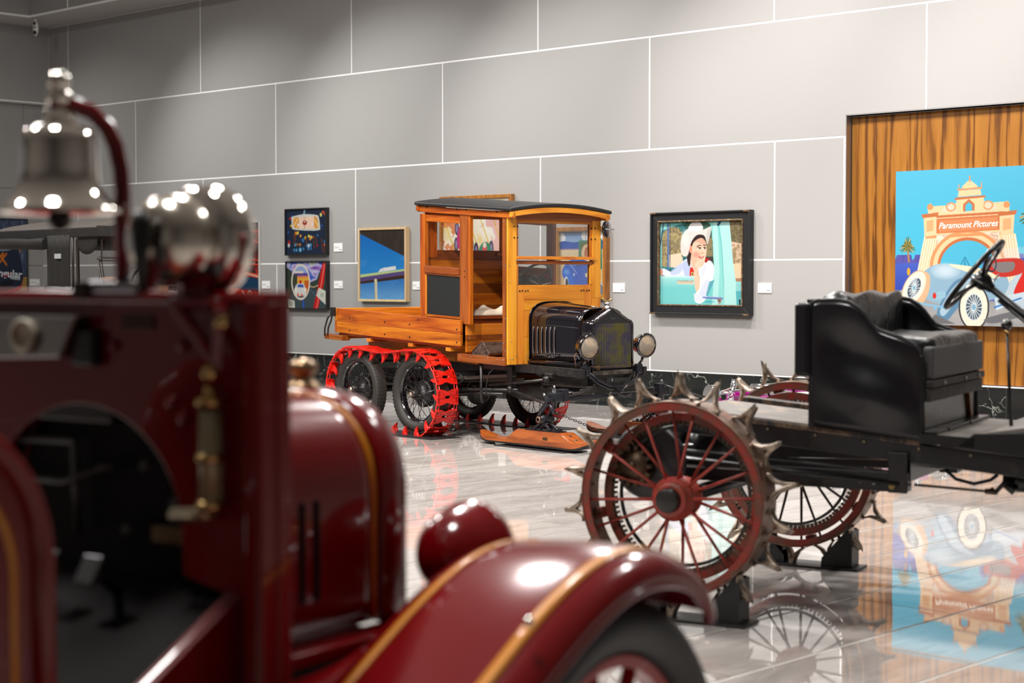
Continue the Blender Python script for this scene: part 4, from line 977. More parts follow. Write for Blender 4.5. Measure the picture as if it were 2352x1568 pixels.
MB().bar((.998, .30, .965), (.998, .36, .83), .018, .02).build('bare_wood_batten', worn('orange_wood_scrap', (.38, .15, .04), (.12, .05, .02), .5, .4, 9), se)
for k in range(5): MB().b2(1.0, 1.06 + .004 * (k % 2), -.49 + k * .196, -.49 + (k + 1) * .196 - .006, .812, .845).build('toe_strip', TBLK, se, .004)

# steering column, wheel and gear lever
sc_ = node('steering', trc)
wc_ = Vector((1.075, .20, 1.487)); d = Vector((.20, .022, -.165)).normalized()
MB().tube([wc_ + d * -.01, wc_ + d * .9], .016, 12).build('column', TBLK, sc_)
MB().tube([wc_ + d * .12 + Vector((-.012, 0, -.018)), wc_ + d * .9 + Vector((-.012, 0, -.018))], .009, 8).build('control_rod', TBLK, sc_)
MB().lathe(wc_, d, [(-.03, 0), (-.03, .032), (.0, .042), (.03, .04), (.05, .024), (.07, .02)], 20).build('hub', TBLK, sc_)
u1 = d.cross(Vector((0, 1, 0))).normalized(); u2 = d.cross(u1)
MB().tube([wc_ - d * .035 + u1 * (.193 * math.cos(t)) + u2 * (.193 * math.sin(t)) for t in [2 * PI * k / 48 for k in range(48)]], .0125, 10, closed=True).build('rim', flat('worn_black_rim', (.016, .015, .016), .3), sc_)
for k in range(4):
    t = PI / 4 + k * PI / 2; e = u1 * math.cos(t) + u2 * math.sin(t)
    MB().tube([wc_ + e * .03, wc_ - d * .02 + e * .11, wc_ - d * .035 + e * .19], [.011, .008, .009], 8).build('spoke', TBLK, sc_)
MB().tube([wc_ + d * .05, wc_ + d * .03 + Vector((-.04, -.12, .03))], .005, 8).build('throttle_lever', STEEL, sc_)
MB().tube([wc_ + d * .05, wc_ + d * .03 + Vector((.03, .13, .04))], .005, 8).build('spark_lever', STEEL, sc_)
MB().tube([(1.31, -.20, .80), (1.298, -.20, 1.0), (1.285, -.20, 1.265)], [.0085, .0075, .006], 10).build('gear_lever', TBLK, sc_)
MB().ball((1.283, -.20, 1.292), .025, 18).build('lever_knob', flat('black_knob', (.008, .008, .008), .08, coat=1), sc_)
MB().lathe((1.285, -.20, 1.255), (0, 0, 1), [(0, .007), (0, .011), (.012, .011), (.015, .007)], 12).build('knob_collar', BRASS, sc_)

# steel stands under the wheels
STND = flat('black_powder_coat', (.012, .012, .013), .42)
def stand(label, u_, w_, flipx=1):
    t = thing('wheel_stand', label, 'stand', TO + Vector((.87965 * u_ + .47562 * w_, -.47562 * u_ + .87965 * w_, 0)), CA, 'stands under the spiked wheels')
    MB().b2(-.30, .30, -.09, .09, 0, .012).build('base_plate', STND, t, .002)
    for sx in (-1, 1):
        for y in (-.055, .055):
            tri = [(.10, .012), (.255, .012), (.255, .205), (.235, .205), (.105, .055)]
            hole = [(.16, .05), (.20, .05), (.235, .05), (.215, .10), (.235, .14), (.175, .085)]
            m = MB().prism([(sx * a, b) for a, b in tri], lambda a, b: (a, y - .004, b), lambda a, b: (a, y + .004, b)); g_ = m.build('gusset', STND, t)
            for k, (a, b) in enumerate(hole): MB().cyl((sx * a, y - .0045, b), (sx * a, y + .0045, b), .0075 if k != 5 else .013, n=12).build('hole', BOLTB, g_)
        MB().b2(min(sx * .255, sx * .265), max(sx * .255, sx * .265), -.06, .06, .012, .20).build('upright', STND, t)
        MB().cyl((sx * .13, -.05, .075), (sx * .13, .05, .075), .01, n=10).build('cross_pin', STND, t)
    return t
stand('black steel wheel stand under the near spiked wheel', .05, -.80); stand('black steel wheel stand under the far spiked wheel', .05, .80)

# ================================================================== PICTURES ON THE WALLS
# every picture is a stretched canvas: a fine grid of vertices whose colours are worked out below from plain shapes
class Art:
    def __init__(s, w, h, bg):
        w, h = 2 * w, 2 * h; s.w, s.h = w, h; s.a = np.zeros((h, w, 3)); s.a[:] = bg
        s.y, s.x = np.mgrid[0:h, 0:w]; s.x = (s.x + .5) / w; s.y = (s.y + .5) / h; s.rs = np.random.RandomState(4)
    def put(s, m, c, al=1.0):
        m = m.astype(float) * al; s.a = s.a * (1 - m[..., None]) + np.array(c) * m[..., None]; return s
    def inside(s, P):
        m = np.zeros((s.h, s.w), bool); n = len(P)
        for i in range(n):
            x0, y0 = P[i]; x1, y1 = P[(i + 1) % n]
            if y0 == y1: continue
            c = ((s.y < y0) != (s.y < y1)) & (s.x < (x1 - x0) * (s.y - y0) / (y1 - y0) + x0); m ^= c
        return m
    def poly(s, P, c, al=1.0): return s.put(s.inside(P), c, al)
    def spl(s, P, c, al=1.0, n=6):
        """closed smooth shape through points"""
        Q = []; k = len(P)
        for i in range(k):
            p0, p1, p2, p3 = (np.array(P[(i + d) % k], float) for d in (-1, 0, 1, 2))
            for j in range(n):
                t = j / n; Q.append(tuple(.5 * ((2 * p1) + (-p0 + p2) * t + (2 * p0 - 5 * p1 + 4 * p2 - p3) * t * t + (-p0 + 3 * p1 - 3 * p2 + p3) * t ** 3)))
        return s.put(s.inside(Q), c, al)
    def em(s, cx, cy, rx, ry, rot=0):
        c, q = math.cos(rot), math.sin(rot); dx, dy = (s.x - cx) * s.w / s.h, s.y - cy; rx = rx * s.w / s.h
        return ((dx * c + dy * q) / rx) ** 2 + ((-dx * q + dy * c) / ry) ** 2
    def ell(s, cx, cy, rx, ry, c, rot=0, al=1.0): return s.put(s.em(cx, cy, rx, ry, rot) < 1, c, al)
    def ring(s, cx, cy, rx, ry, t, c, rot=0, al=1.0):
        e = s.em(cx, cy, rx, ry, rot); return s.put((e < 1) & (e > (1 - t) ** 2), c, al)
    def line(s, P, wd, c, al=1.0):
        asp = s.w / s.h
        for (x0, y0), (x1, y1) in zip(P[:-1], P[1:]):
            dx, dy = (x1 - x0) * asp, y1 - y0; L = dx * dx + dy * dy + 1e-12
            t = np.clip((((s.x - x0) * asp) * dx + (s.y - y0) * dy) / L, 0, 1); d = np.hypot((s.x - x0) * asp - t * dx, (s.y - y0) - t * dy)
            s.put(d < wd / 2, c, al)
        return s
    def grad(s, m, c0, c1, y0, y1, ax='y'):
        t = np.clip(((s.y if ax == 'y' else s.x) - y0) / (y1 - y0), 0, 1)[..., None]; c = np.array(c0) * (1 - t) + np.array(c1) * t
        s.a = np.where(m[..., None], c, s.a); return s
    def nz(s, fx, fy, seed=0, oct=3):
        r = np.random.RandomState(seed); out = np.zeros((s.h, s.w)); amp = 1; tot = 0
        for o in range(oct):
            gx, gy = int(fx * 2 ** o) + 2, int(fy * 2 ** o) + 2; G = r.rand(gy, gx); X = s.x * (gx - 1.001); Y = s.y * (gy - 1.001); i, j = X.astype(int), Y.astype(int); u, v = X - i, Y - j
            u = u * u * (3 - 2 * u); v = v * v * (3 - 2 * v)
            out += amp * (G[j, i] * (1 - u) * (1 - v) + G[j, i + 1] * u * (1 - v) + G[j + 1, i] * (1 - u) * v + G[j + 1, i + 1] * u * v); tot += amp; amp *= .55
        return out / tot
    def mott(s, m, cols, fx, fy, seed=0):
        n = s.nz(fx, fy, seed); n = (n - n[m].min()) / (np.ptp(n[m]) + 1e-9) if m.any() else n
        k = len(cols) - 1; t = np.clip(n * k, 0, k - 1e-6); i = t.astype(int); f = (t - i)[..., None]; C = np.array(cols, float)
        s.a = np.where(m[..., None], C[i] * (1 - f) + C[i + 1] * f, s.a); return s
    def light(s, cx, cy, rx, ry, c, al, rot=0):
        e = s.em(cx, cy, rx, ry, rot); return s.put(np.clip(1 - e, 0, 1), c, al)
def px(im): return None
def lin(a): a = np.clip(a, 0, 255) / 255.; return np.where(a <= .04045, a / 12.92, ((a + .055) / 1.055) ** 2.4)
CANVAS = None
def canvas_mat():
    global CANVAS
    if CANVAS: return CANVAS
    m, nt, b = new_mat('painted_canvas'); at = nt.nodes.new('ShaderNodeVertexColor'); at.layer_name = 'paint'
    nt.links.new(at.outputs[0], b.inputs['Base Color']); setp(b, rough=.45, spec=.3); CANVAS = m; return m
def canvas(name, art, w, h, parent, y=-.03, z0=0, gain=.66):
    """flat picture face, w x h metres, lower left corner at the parent's origin, facing -y"""
    A2 = art.a.reshape(art.h // 2, 2, art.w // 2, 2, 3).mean((1, 3)); H, Wd = art.h // 2, art.w // 2; xs = np.linspace(0, w, Wd); zs = np.linspace(h, 0, H)
    X, Z = np.meshgrid(xs, zs); co = np.stack([X, np.full_like(X, y), Z + z0], -1).reshape(-1, 3)
    me = bpy.data.meshes.new(name); nf = (H - 1) * (Wd - 1)
    me.vertices.add(H * Wd); me.vertices.foreach_set('co', co.astype(np.float32).ravel())
    i = np.arange(H * Wd).reshape(H, Wd); q = np.stack([i[:-1, :-1], i[1:, :-1], i[1:, 1:], i[:-1, 1:]], -1).reshape(-1)
    me.loops.add(nf * 4); me.loops.foreach_set('vertex_index', q.astype(np.int32)); me.polygons.add(nf)
    me.polygons.foreach_set('loop_start', (np.arange(nf) * 4).astype(np.int32)); me.polygons.foreach_set('loop_total', np.full(nf, 4, np.int32))
    me.update(); me.validate()
    at = me.color_attributes.new('paint', 'FLOAT_COLOR', 'POINT'); c = np.ones((H * Wd, 4), np.float32); c[:, :3] = lin(A2.reshape(-1, 3)) * gain; at.data.foreach_set('color', c.ravel())
    me.materials.append(canvas_mat()); o = bpy.data.objects.new(name, me); COL.objects.link(o); o.parent = parent; return o
def frame_bars(parent, w, h, wd, d0, d1, mat, name='frame_bar', inset=0, bev=.003):
    """four mitred frame bars round a w x h opening edge; local x right, z up, -y out of the wall"""
    out = [(-inset, -inset), (w + inset, -inset), (w + inset, h + inset), (-inset, h + inset)]; inn = [(x + (wd if k in (0, 3) else -wd), z + (wd if k in (0, 1) else -wd)) for k, (x, z) in enumerate(out)]
    for k in range(4):
        j = (k + 1) % 4; MB().prism([out[k], out[j], inn[j], inn[k]], lambda a, b: (a, d0, b), lambda a, b: (a, d1, b)).build(name, mat, parent, bev)
def picture(s0, s1, z0, z1, label, name='painting', q=0):
    return thing(name, label, 'painting', WP(s0, q, z0), WANG), s1 - s0, z1 - z0
BLKFR = flat('black_frame', (.012, .012, .013), .4); PALEW = wood('pale_maple', (.72, .55, .30), (.68, .50, .26), (.52, .35, .16), 'z', .5, .1, spread=.03)

# 1 lips in a driving mirror, city lights behind ------------------------------------------------
a = Art(150, 104, (22, 38, 62)); r = random.Random(2)
for (x, y, rx, c) in [(.87, .14, .028, (235, 220, 110)), (.92, .08, .022, (225, 75, 25)), (.96, .12, .022, (225, 75, 25)), (.16, .15, .02, (30, 80, 170)), (.11, .2, .024, (190, 15, 20)), (.13, .36, .02, (240, 190, 30)), (.06, .5, .02, (30, 90, 170)), (.25, .53, .03, (235, 150, 30)), (.30, .52, .026, (240, 210, 80)), (.37, .585, .024, (240, 150, 50)), (.49, .63, .026, (235, 190, 50)), (.575, .595, .024, (250, 225, 90)), (.63, .62, .026, (240, 215, 110)), (.605, .66, .024, (225, 130, 40)), (.68, .62, .02, (190, 90, 30)), (.43, .68, .03, (50, 120, 190)), (.79, .58, .022, (40, 110, 170)), (.89, .38, .02, (30, 80, 180)), (.08, .73, .034, (180, 15, 20)), (.075, .79, .03, (215, 210, 205)), (.23, .775, .026, (90, 170, 215)), (.29, .77, .022, (170, 110, 60)), (.355, .775, .022, (215, 130, 40)), (.565, .80, .028, (235, 240, 245)), (.62, .785, .024, (80, 165, 210)), (.53, .80, .026, (60, 130, 190)), (.78, .80, .022, (175, 20, 20)), (.96, .72, .024, (50, 130, 190)), (.955, .79, .022, (220, 90, 40)), (.21, .895, .026, (60, 130, 190)), (.27, .895, .024, (80, 160, 210)), (.36, .89, .034, (110, 185, 225)), (.44, .87, .022, (60, 130, 190)), (.62, .86, .026, (50, 110, 170)), (.56, .87, .024, (60, 130, 180))]:
    a.ell(x, y, rx, rx * 1.45, c, al=.92)
for (x, y, h_) in ((.20, .66, .22), (.23, .6, .12), (.50, .70, .12), (.69, .78, .14), (.74, .68, .12), (.885, .80, .26), (.94, .9, .1)): a.line([(x, y - h_ / 2), (x + .02, y + h_ / 2)], .045, (120, 55, 25), .7)
a.poly([(.455, 0), (.50, 0), (.475, .12), (.44, .12)], (130, 165, 190))
a.spl([(.16, .16), (.45, .115), (.76, .14), (.82, .20), (.85, .40), (.82, .47), (.55, .475), (.22, .445), (.155, .40), (.145, .22)], (205, 208, 205))
M = a.inside([(.19, .175), (.76, .17), (.80, .25), (.815, .40), (.78, .44), (.25, .42), (.19, .38), (.175, .25)])
a.put(M, (240, 205, 180)); a.put(M & (a.x < .33), (215, 150, 75)); a.put(M & (a.x > .70), (210, 150, 80)); a.put(M & (a.x < .31) & (np.sin(a.x * 60 + a.y * 40) > .3), (240, 195, 120)); a.put(M & (a.x > .71) & (np.sin(a.x * 60 - a.y * 40) > .3), (240, 195, 110))
a.ell(.475, .30, .055, .052, (140, 22, 22)); a.ell(.475, .285, .03, .014, (235, 225, 220)); a.ell(.475, .315, .03, .022, (175, 40, 35)); a.line([(.475, .32), (.462, .44)], .012, (110, 40, 40)); a.ell(.31, .34, .02, .035, (225, 225, 230)); a.ell(.66, .34, .02, .035, (225, 225, 230)); a.light(.47, .2, .05, .03, (215, 160, 130), .7)
t, w_, h_ = picture(-4.735, -3.785, 1.832, 2.518, 'small black-framed painting of red lips in a driving mirror above night lights')
canvas('canvas', a, w_, h_, t, -.052); frame_bars(t, w_, h_, .018, 0, -.072, BLKFR, inset=.012, bev=.001); MB().b2(0, w_, -.05, -.0, 0, h_).build('backing_board', BLKFR, t)
# 2 police car in a door mirror ------------------------------------------------------------------
a = Art(150, 108, (120, 140, 200)); a.grad(a.y < .4, (190, 195, 225), (90, 80, 160), 0, .4); a.mott((a.y < .42) & (a.x > .1), [(90, 60, 150), (150, 110, 190), (200, 195, 225), (60, 90, 190), (40, 90, 190)], 3, 7, 3)
a.poly([(0, .12), (.13, .2), (.2, .45), (.22, .75), (0, .85)], (48, 60, 48)); a.poly([(.57, .45), (.75, .38), (.85, .15), (1, .12), (1, .65), (.6, .6)], (50, 65, 55)); a.poly([(.0, .85), (.22, .62), (.62, .55), (1, .8), (1, 1), (0, 1)], (62, 76, 80)); a.poly([(.40, .80), (.44, .80), (.45, 1), (.40, 1)], (40, 90, 180)); a.line([(.6, .6), (.85, .85)], .01, (90, 120, 190)); a.line([(.2, .66), (.02, .85)], .01, (70, 110, 150))
a.ell(.355, .43, .235, .385, (235, 215, 190)); a.ell(.355, .43, .215, .355, (225, 235, 245)); m = a.em(.355, .43, .205, .34) < 1
a.put(m, (150, 170, 215)); a.put(m & (a.y > .24), (90, 70, 150)); a.put(m & (a.y > .30), (225, 130, 90)); a.put(m & (a.y > .34), (235, 175, 60)); a.put(m & (a.x < .27 + (.0)) & (a.y > .28), (60, 66, 50)); a.put(m & (a.y > .48), (70, 74, 80)); a.put(m & (a.x > .45) & (a.y > .40), (205, 95, 30)); a.put(m & (a.y > .2) & (a.y < .245) & (a.x < .42), (230, 220, 200))
a.spl([(.20, .62), (.24, .50), (.30, .46), (.42, .46), (.47, .55), (.49, .65), (.45, .72), (.24, .72)], (222, 222, 220)); a.poly([(.27, .54), (.29, .48), (.42, .48), (.43, .55)], (60, 95, 180)); a.ell(.35, .43, .03, .04, (200, 25, 20)); a.ell(.29, .70, .022, .03, (240, 90, 40)); a.ell(.38, .71, .022, .03, (240, 90, 40)); a.light(.23, .6, .05, .06, (255, 250, 230), .9); a.light(.47, .6, .05, .06, (255, 250, 230), .9)
a.poly([(.90, 0), (.98, 0), (.93, .45), (.78, 1), (.66, 1), (.80, .45)], (205, 20, 22)); a.line([(.95, .0), (.87, .45), (.74, 1)], .03, (255, 150, 140), .8); a.line([(.58, .52), (.68, .54), (.78, .50)], .02, (220, 190, 150))
for P in ([(.54, .01), (.74, .01), (.63, .12)], [(.80, .55), (1, .63), (.98, .92), (.74, .72)], [(.02, .79), (.20, .83), (.21, .98), (.03, .98)]): a.poly(P, (215, 220, 205)); cx = sum(p[0] for p in P) / len(P); cy = sum(p[1] for p in P) / len(P); a.ell(cx, cy, .035, .04, (120, 145, 125)); a.ell(cx, cy, .02, .025, (205, 212, 200))
t, w_, h_ = picture(-4.725, -3.775, 1.016, 1.722, 'small black-framed painting of a police car in a round door mirror')
canvas('canvas', a, w_, h_, t, -.052); frame_bars(t, w_, h_, .018, 0, -.072, BLKFR, inset=.012, bev=.001); MB().b2(0, w_, -.05, -.0, 0, h_).build('backing_board', BLKFR, t)
# 3 white lorry on a flyover ---------------------------------------------------------------------
a = Art(160, 172, (12, 120, 205)); a.grad(a.y >= 0, (6, 105, 195), (40, 140, 215), 0, .6); a.grad(a.y > .66, (35, 110, 190), (125, 185, 235), .66, 1); a.put(a.nz(2, 14, 5) * (a.y > .3) > .6, (80, 150, 215), .35)
a.poly([(0, 0), (1, 0), (1, .40), (0, .06)], (52, 42, 36)); a.put(a.inside([(0, 0), (1, 0), (1, .40), (0, .06)]) & (a.nz(30, 4, 8) > .55), (66, 54, 46), .6)
a.poly([(0, .64), (1, .56), (1, .585), (0, .68)], (195, 215, 150)); a.poly([(0, .68), (1, .585), (1, .64), (0, .74)], (92, 74, 128)); a.poly([(0, .74), (1, .64), (1, .69), (0, .77)], (62, 38, 30))
a.poly([(.40, .61), (.46, .56), (.52, .545), (.78, .52), (.79, .57), (.41, .605)], (238, 240, 238)); a.poly([(.49, .56), (.50, .60), (.52, .60), (.52, .55)], (200, 215, 230)); a.poly([(.325, .71), (.385, .71), (.395, 1), (.335, 1)], (225, 215, 180)); a.ell(.355, .712, .03, .015, (235, 225, 190)); a.line([(.335, .73), (.34, 1)], .008, (170, 150, 110))
t, w_, h_ = picture(-3.03, -2.03, 1.155, 2.19, 'pale wood framed painting of a white lorry crossing a flyover under blue sky')
canvas('canvas', a, w_, h_, t, -.058); frame_bars(t, w_, h_, .030, 0, -.075, PALEW, inset=.014, bev=.001); MB().b2(0, w_, -.055, -.0, 0, h_).build('backing_board', PALEW, t)
# 4 racing cars ----------------------------------------------------------------------------------
a = Art(260, 170, (250, 238, 214)); a.mott(a.y >= 0, [(240, 205, 120), (252, 240, 215), (255, 250, 240), (250, 225, 200)], 6, 5, 11); a.put((a.x + a.y * 1.1 > .95) & (a.nz(10, 6, 3) > .5), (235, 150, 150), .55); a.put((a.x < .25) & (a.nz(9, 9, 6) > .55), (225, 110, 50), .8)
for k in range(5): a.line([(.05 + .17 * k, .30 - .02 * k), (.30 + .17 * k, .85)], .022, (235, 190, 50), .75)
def racer(cx, cy, sc, c, c2):
    for dx, dy in ((-.09, -.05), (.075, -.06), (-.10, .07), (.095, .075)): a.ell(cx + dx * sc, cy + dy * sc * 1.4, .026 * sc, .075 * sc, (50, 48, 72)); a.ell(cx + dx * sc, cy + dy * sc * 1.4, .013 * sc, .045 * sc, (150, 130, 175))
    a.spl([(cx - .09 * sc, cy + .02), (cx - .03 * sc, cy - .13 * sc), (cx + .05 * sc, cy - .13 * sc), (cx + .10 * sc, cy + .03), (cx + .05 * sc, cy + .16 * sc), (cx - .06 * sc, cy + .15 * sc)], c); a.light(cx, cy + .02 * sc, .06 * sc, .09 * sc, c2, .75); a.ell(cx + .005, cy - .09 * sc, .025 * sc, .04 * sc, (225, 60, 70)); a.ell(cx + .005, cy - .12 * sc, .02 * sc, .025 * sc, (235, 220, 200))
racer(.33, .44, 1.15, (200, 20, 110), (245, 110, 170)); racer(.62, .72, 1.3, (10, 135, 90), (90, 215, 150)); racer(.12, .80, 1.1, (20, 90, 180), (80, 160, 230)); a.poly([(.27, .50), (.40, .5), (.39, .58), (.29, .57)], (20, 70, 165)); racer(.90, .88, .9, (230, 150, 40), (250, 210, 110))
t, w_, h_ = picture(-1.31, .03, 1.42, 2.585, 'large wood-framed painting of bright racing cars seen through the truck cab window')
GOLDW = wood('gilt_wood', (.42, .18, .03), (.30, .11, .015), (.14, .04, .005), 'z', .35, .3, spread=.03)
canvas('canvas', a, w_, h_, t, -.045); frame_bars(t, w_, h_, .045, 0, -.075, GOLDW, inset=.02, bev=.002)
# 5 billboard and blue car -----------------------------------------------------------------------
a = Art(170, 180, (120, 165, 215)); a.grad(a.y < .25, (110, 150, 205), (165, 195, 225), 0, .25); 
for (x, y, rx, ry) in ((.04, .12, .09, .09), (.1, .2, .08, .05), (.62, .08, .14, .1), (.74, .12, .1, .08), (.9, .08, .1, .07)): a.ell(x, y, rx, ry, (240, 240, 240))
a.poly([(0, .17), (.1, .155), (.3, .18), (.5, .17), (.75, .19), (1, .15), (1, .30), (0, .29)], (25, 85, 185)); a.put((a.y > .275) & (a.y < .30), (150, 120, 170)); a.grad(a.y > .295, (238, 215, 175), (225, 190, 140), .3, .75); a.put((a.y > .33) & (a.nz(30, 10, 4) > .62), (215, 200, 170), .7)
a.poly([(.70, .60), (1, .88), (1, 1), (.25, 1), (.1, .70)], (112, 128, 145)); a.line([(.78, .70), (1, .9)], .012, (240, 240, 240)); a.poly([(.8, .62), (1, .60), (1, .86)], (215, 180, 120))
a.poly([(.42, .16), (.92, .13), (.93, .60), (.42, .58)], (48, 130, 100)); a.poly([(.47, .20), (.86, .17), (.87, .54), (.47, .52)], (95, 100, 35)); a.poly([(.76, .18), (.86, .17), (.87, .54), (.76, .53)], (150, 30, 22)); a.poly([(.47, .40), (.6, .42), (.62, .52), (.47, .52)], (10, 100, 130))
a.spl([(.48, .34), (.53, .24), (.62, .21), (.74, .23), (.76, .28), (.66, .29), (.55, .42), (.50, .41)], (235, 205, 160)); a.spl([(.55, .38), (.58, .27), (.70, .27), (.72, .42), (.62, .45)], (190, 70, 25)); a.ell(.635, .36, .045, .075, (232, 165, 130)); a.ell(.615, .345, .008, .006, (50, 70, 90)); a.ell(.655, .345, .008, .006, (50, 70, 90)); a.ell(.637, .405, .018, .01, (215, 60, 50)); a.spl([(.52, .46), (.6, .42), (.74, .44), (.78, .53), (.5, .52)], (235, 210, 190))
a.line([(.575, .0), (.575, .14)], .008, (70, 80, 100)); a.line([(.56, .03), (.59, .03)], .006, (70, 80, 100)); a.poly([(.85, .59), (.90, .59), (.89, .68), (.86, .68)], (60, 130, 100)); a.poly([(.45, .155), (.47, .12), (.49, .155)], (70, 150, 120)); a.poly([(.65, .145), (.67, .11), (.69, .145)], (70, 150, 120))
a.spl([(.06, .62), (.12, .53), (.2, .47), (.35, .44), (.52, .45), (.66, .50), (.75, .60), (.78, .75), (.62, .86), (.40, .86), (.22, .82), (.08, .72)], (22, 92, 205)); a.light(.36, .5, .2, .05, (150, 190, 240), .8); a.spl([(.06, .62), (.14, .58), (.24, .64), (.32, .78), (.30, .86), (.18, .80), (.08, .72)], (30, 110, 225)); a.light(.16, .64, .08, .05, (130, 180, 245), .8); a.ell(.15, .80, .045, .09, (232, 235, 240)); a.ell(.16, .81, .03, .07, (40, 45, 55)); a.ell(.42, .545, .07, .012, (20, 60, 120)); a.poly([(.56, .66), (.66, .65), (.66, .72), (.57, .72)], (240, 225, 190)); a.ell(.32, .68, .018, .02, (225, 230, 235)); a.line([(.16, .49), (.27, .55), (.38, .66)], .008, (225, 232, 240))
t, w_, h_ = picture(.845, 1.725, 1.212, 2.14, 'gold wood framed painting of a blue car beside a green billboard of a hatted woman')
canvas('canvas', a, w_ - .10, h_ - .10, t, -.035, .05).location = (.05, 0, 0); frame_bars(t, w_, h_, .052, 0, -.085, GOLDW, bev=.003); frame_bars(t, w_ - .10, h_ - .10, .014, -.06, -.07, flat('gold_lip', (.6, .4, .14), .35, .7), 'inner_lip', bev=.001)
for o in [c for c in t.children if c.name.startswith('inner_lip')]: o.location = (.05, 0, .05)
# 6 girl in a cowboy hat leaning out of a turquoise pickup ---------------------------------------
a = Art(330, 265, (150, 220, 215)); T1 = (142, 214, 208); T2 = (178, 228, 224); T3 = (70, 170, 175)
a.mott(a.y >= 0, [(120, 195, 190), T1, T1, T2], 3, 2, 2); a.grad(a.y > .66, (168, 226, 222), (120, 205, 205), .66, .8)
m = a.inside([(.03, .10), (.25, .03), (.50, .02), (.60, .10), (.64, .25), (.65, .66), (.02, .66)]); a.put(m, (62, 120, 122)); m2 = a.inside([(.04, .12), (.12, .06), (.22, .07), (.27, .13), (.28, .56), (.02, .56), (.02, .2)]); a.mott(m2, [(112, 92, 62), (150, 135, 92), (185, 172, 120), (120, 105, 80), (165, 150, 110), (90, 75, 55)], 20, 20, 9); a.put(m2 & (a.y > .40 - .15 * (a.x - .1)) & (a.x > .10), (235, 212, 185)); a.put(m2 & (a.y > .36) & (a.y < .44) & (a.x > .1) & (a.nz(16, 16, 3) > .5), (150, 140, 95))
a.spl([(.30, .02), (.56, .01), (.62, .1), (.63, .3), (.65, .55), (.58, .62), (.5, .3)], (60, 95, 80)); a.put(a.inside([(.55, .2), (.63, .2), (.64, .42), (.55, .42)]) & (a.nz(20, 20, 5) > .3), (140, 125, 90)); a.poly([(.56, .43), (.64, .43), (.64, .48), (.56, .46)], (70, 50, 50))
a.line([(.27, .0), (.33, .1), (.30, .2), (.30, .5), (.25, .6)], .02, (30, 90, 95)); a.line([(.0, .28), (.04, .02)], .016, (60, 80, 120)); a.line([(.095, .02), (.10, .65)], .028, (96, 118, 168)); a.line([(.12, .02), (.122, .65)], .010, (40, 60, 80)); a.line([(.02, .55), (.3, .57)], .02, (50, 130, 140))
a.poly([(.64, 0), (.83, 0), (.87, .25), (.91, .66), (.92, 1), (.63, 1), (.66, .6), (.64, .3)], T2); a.poly([(.69, 0), (.72, .05), (.75, .3), (.77, .70), (.76, 1), (.70, 1), (.72, .6), (.70, .2)], T1); a.line([(.695, .0), (.74, .30), (.77, .72), (.77, 1)], .006, T3); a.line([(.70, .05), (.72, .02)], .03, (40, 70, 110))
m = a.inside([(.83, 0), (1, 0), (1, .32), (.86, .28)]); a.mott(m, [(80, 66, 52), (120, 105, 75), (95, 92, 58), (140, 120, 90), (70, 60, 50)], 30, 20, 7); m = a.inside([(.855, .25), (1, .28), (1, .52), (.88, .52)]); a.mott(m, [(185, 155, 125), (150, 128, 90), (225, 195, 170), (165, 140, 105)], 16, 16, 8); a.poly([(.88, .51), (1, .50), (1, .70), (.905, .69)], (232, 200, 165)); a.poly([(.905, .68), (1, .68), (1, .72), (.91, .72)], (170, 130, 100)); a.poly([(.91, .74), (1, .74), (1, 1), (.92, 1)], (140, 205, 205)); a.poly([(.91, .83), (1, .83), (1, 1), (.92, 1)], (85, 175, 180)); a.poly([(.945, .93), (.965, .93), (.965, 1), (.95, 1)], (20, 25, 35))
# body, sleeve
SH1 = (228, 234, 246); SH2 = (190, 202, 236)
a.spl([(.0, .60), (.04, .56), (.14, .60), (.24, .52), (.30, .46), (.36, .45), (.40, .5), (.42, .66), (.2, .66), (.05, .65)], SH1); a.poly([(0, .56), (.03, .58), (.03, .65), (0, .64)], (225, 165, 135)); a.spl([(.13, .60), (.26, .5), (.30, .52), (.24, .62), (.15, .64)], SH2, .8); a.spl([(.28, .5), (.34, .48), (.40, .66), (.31, .66)], SH2)
a.spl([(.40, .56), (.52, .50), (.60, .47), (.65, .53), (.655, .62), (.62, .78), (.56, .92), (.50, .98), (.44, .97), (.42, .92), (.44, .86), (.48, .80), (.50, .66), (.42, .66)], (238, 241, 247)); a.spl([(.50, .80), (.56, .70), (.60, .72), (.56, .88), (.50, .95), (.46, .92)], (205, 214, 238), .8); a.spl([(.52, .55), (.56, .52), (.55, .62), (.50, .66)], (212, 220, 240), .8)
a.poly([(.375, .56), (.41, .54), (.48, .58), (.46, .66), (.37, .66)], SH2); a.spl([(.37, .555), (.40, .56), (.42, .62), (.415, .66), (.365, .66)], (214, 42, 24)); a.ell(.395, .63, .018, .024, (225, 195, 130)); a.ell(.395, .63, .010, .014, (90, 60, 40)); a.poly([(.55, .43), (.60, .45), (.56, .50), (.53, .48)], (165, 34, 22))
# forearm and hand
SK = (243, 200, 172); SKD = (222, 160, 128)
a.spl([(.42, .55), (.46, .55), (.475, .66), (.49, .78), (.455, .86), (.43, .80), (.415, .68)], SK); a.spl([(.455, .6), (.475, .66), (.488, .78), (.47, .82), (.455, .7)], SKD, .6)
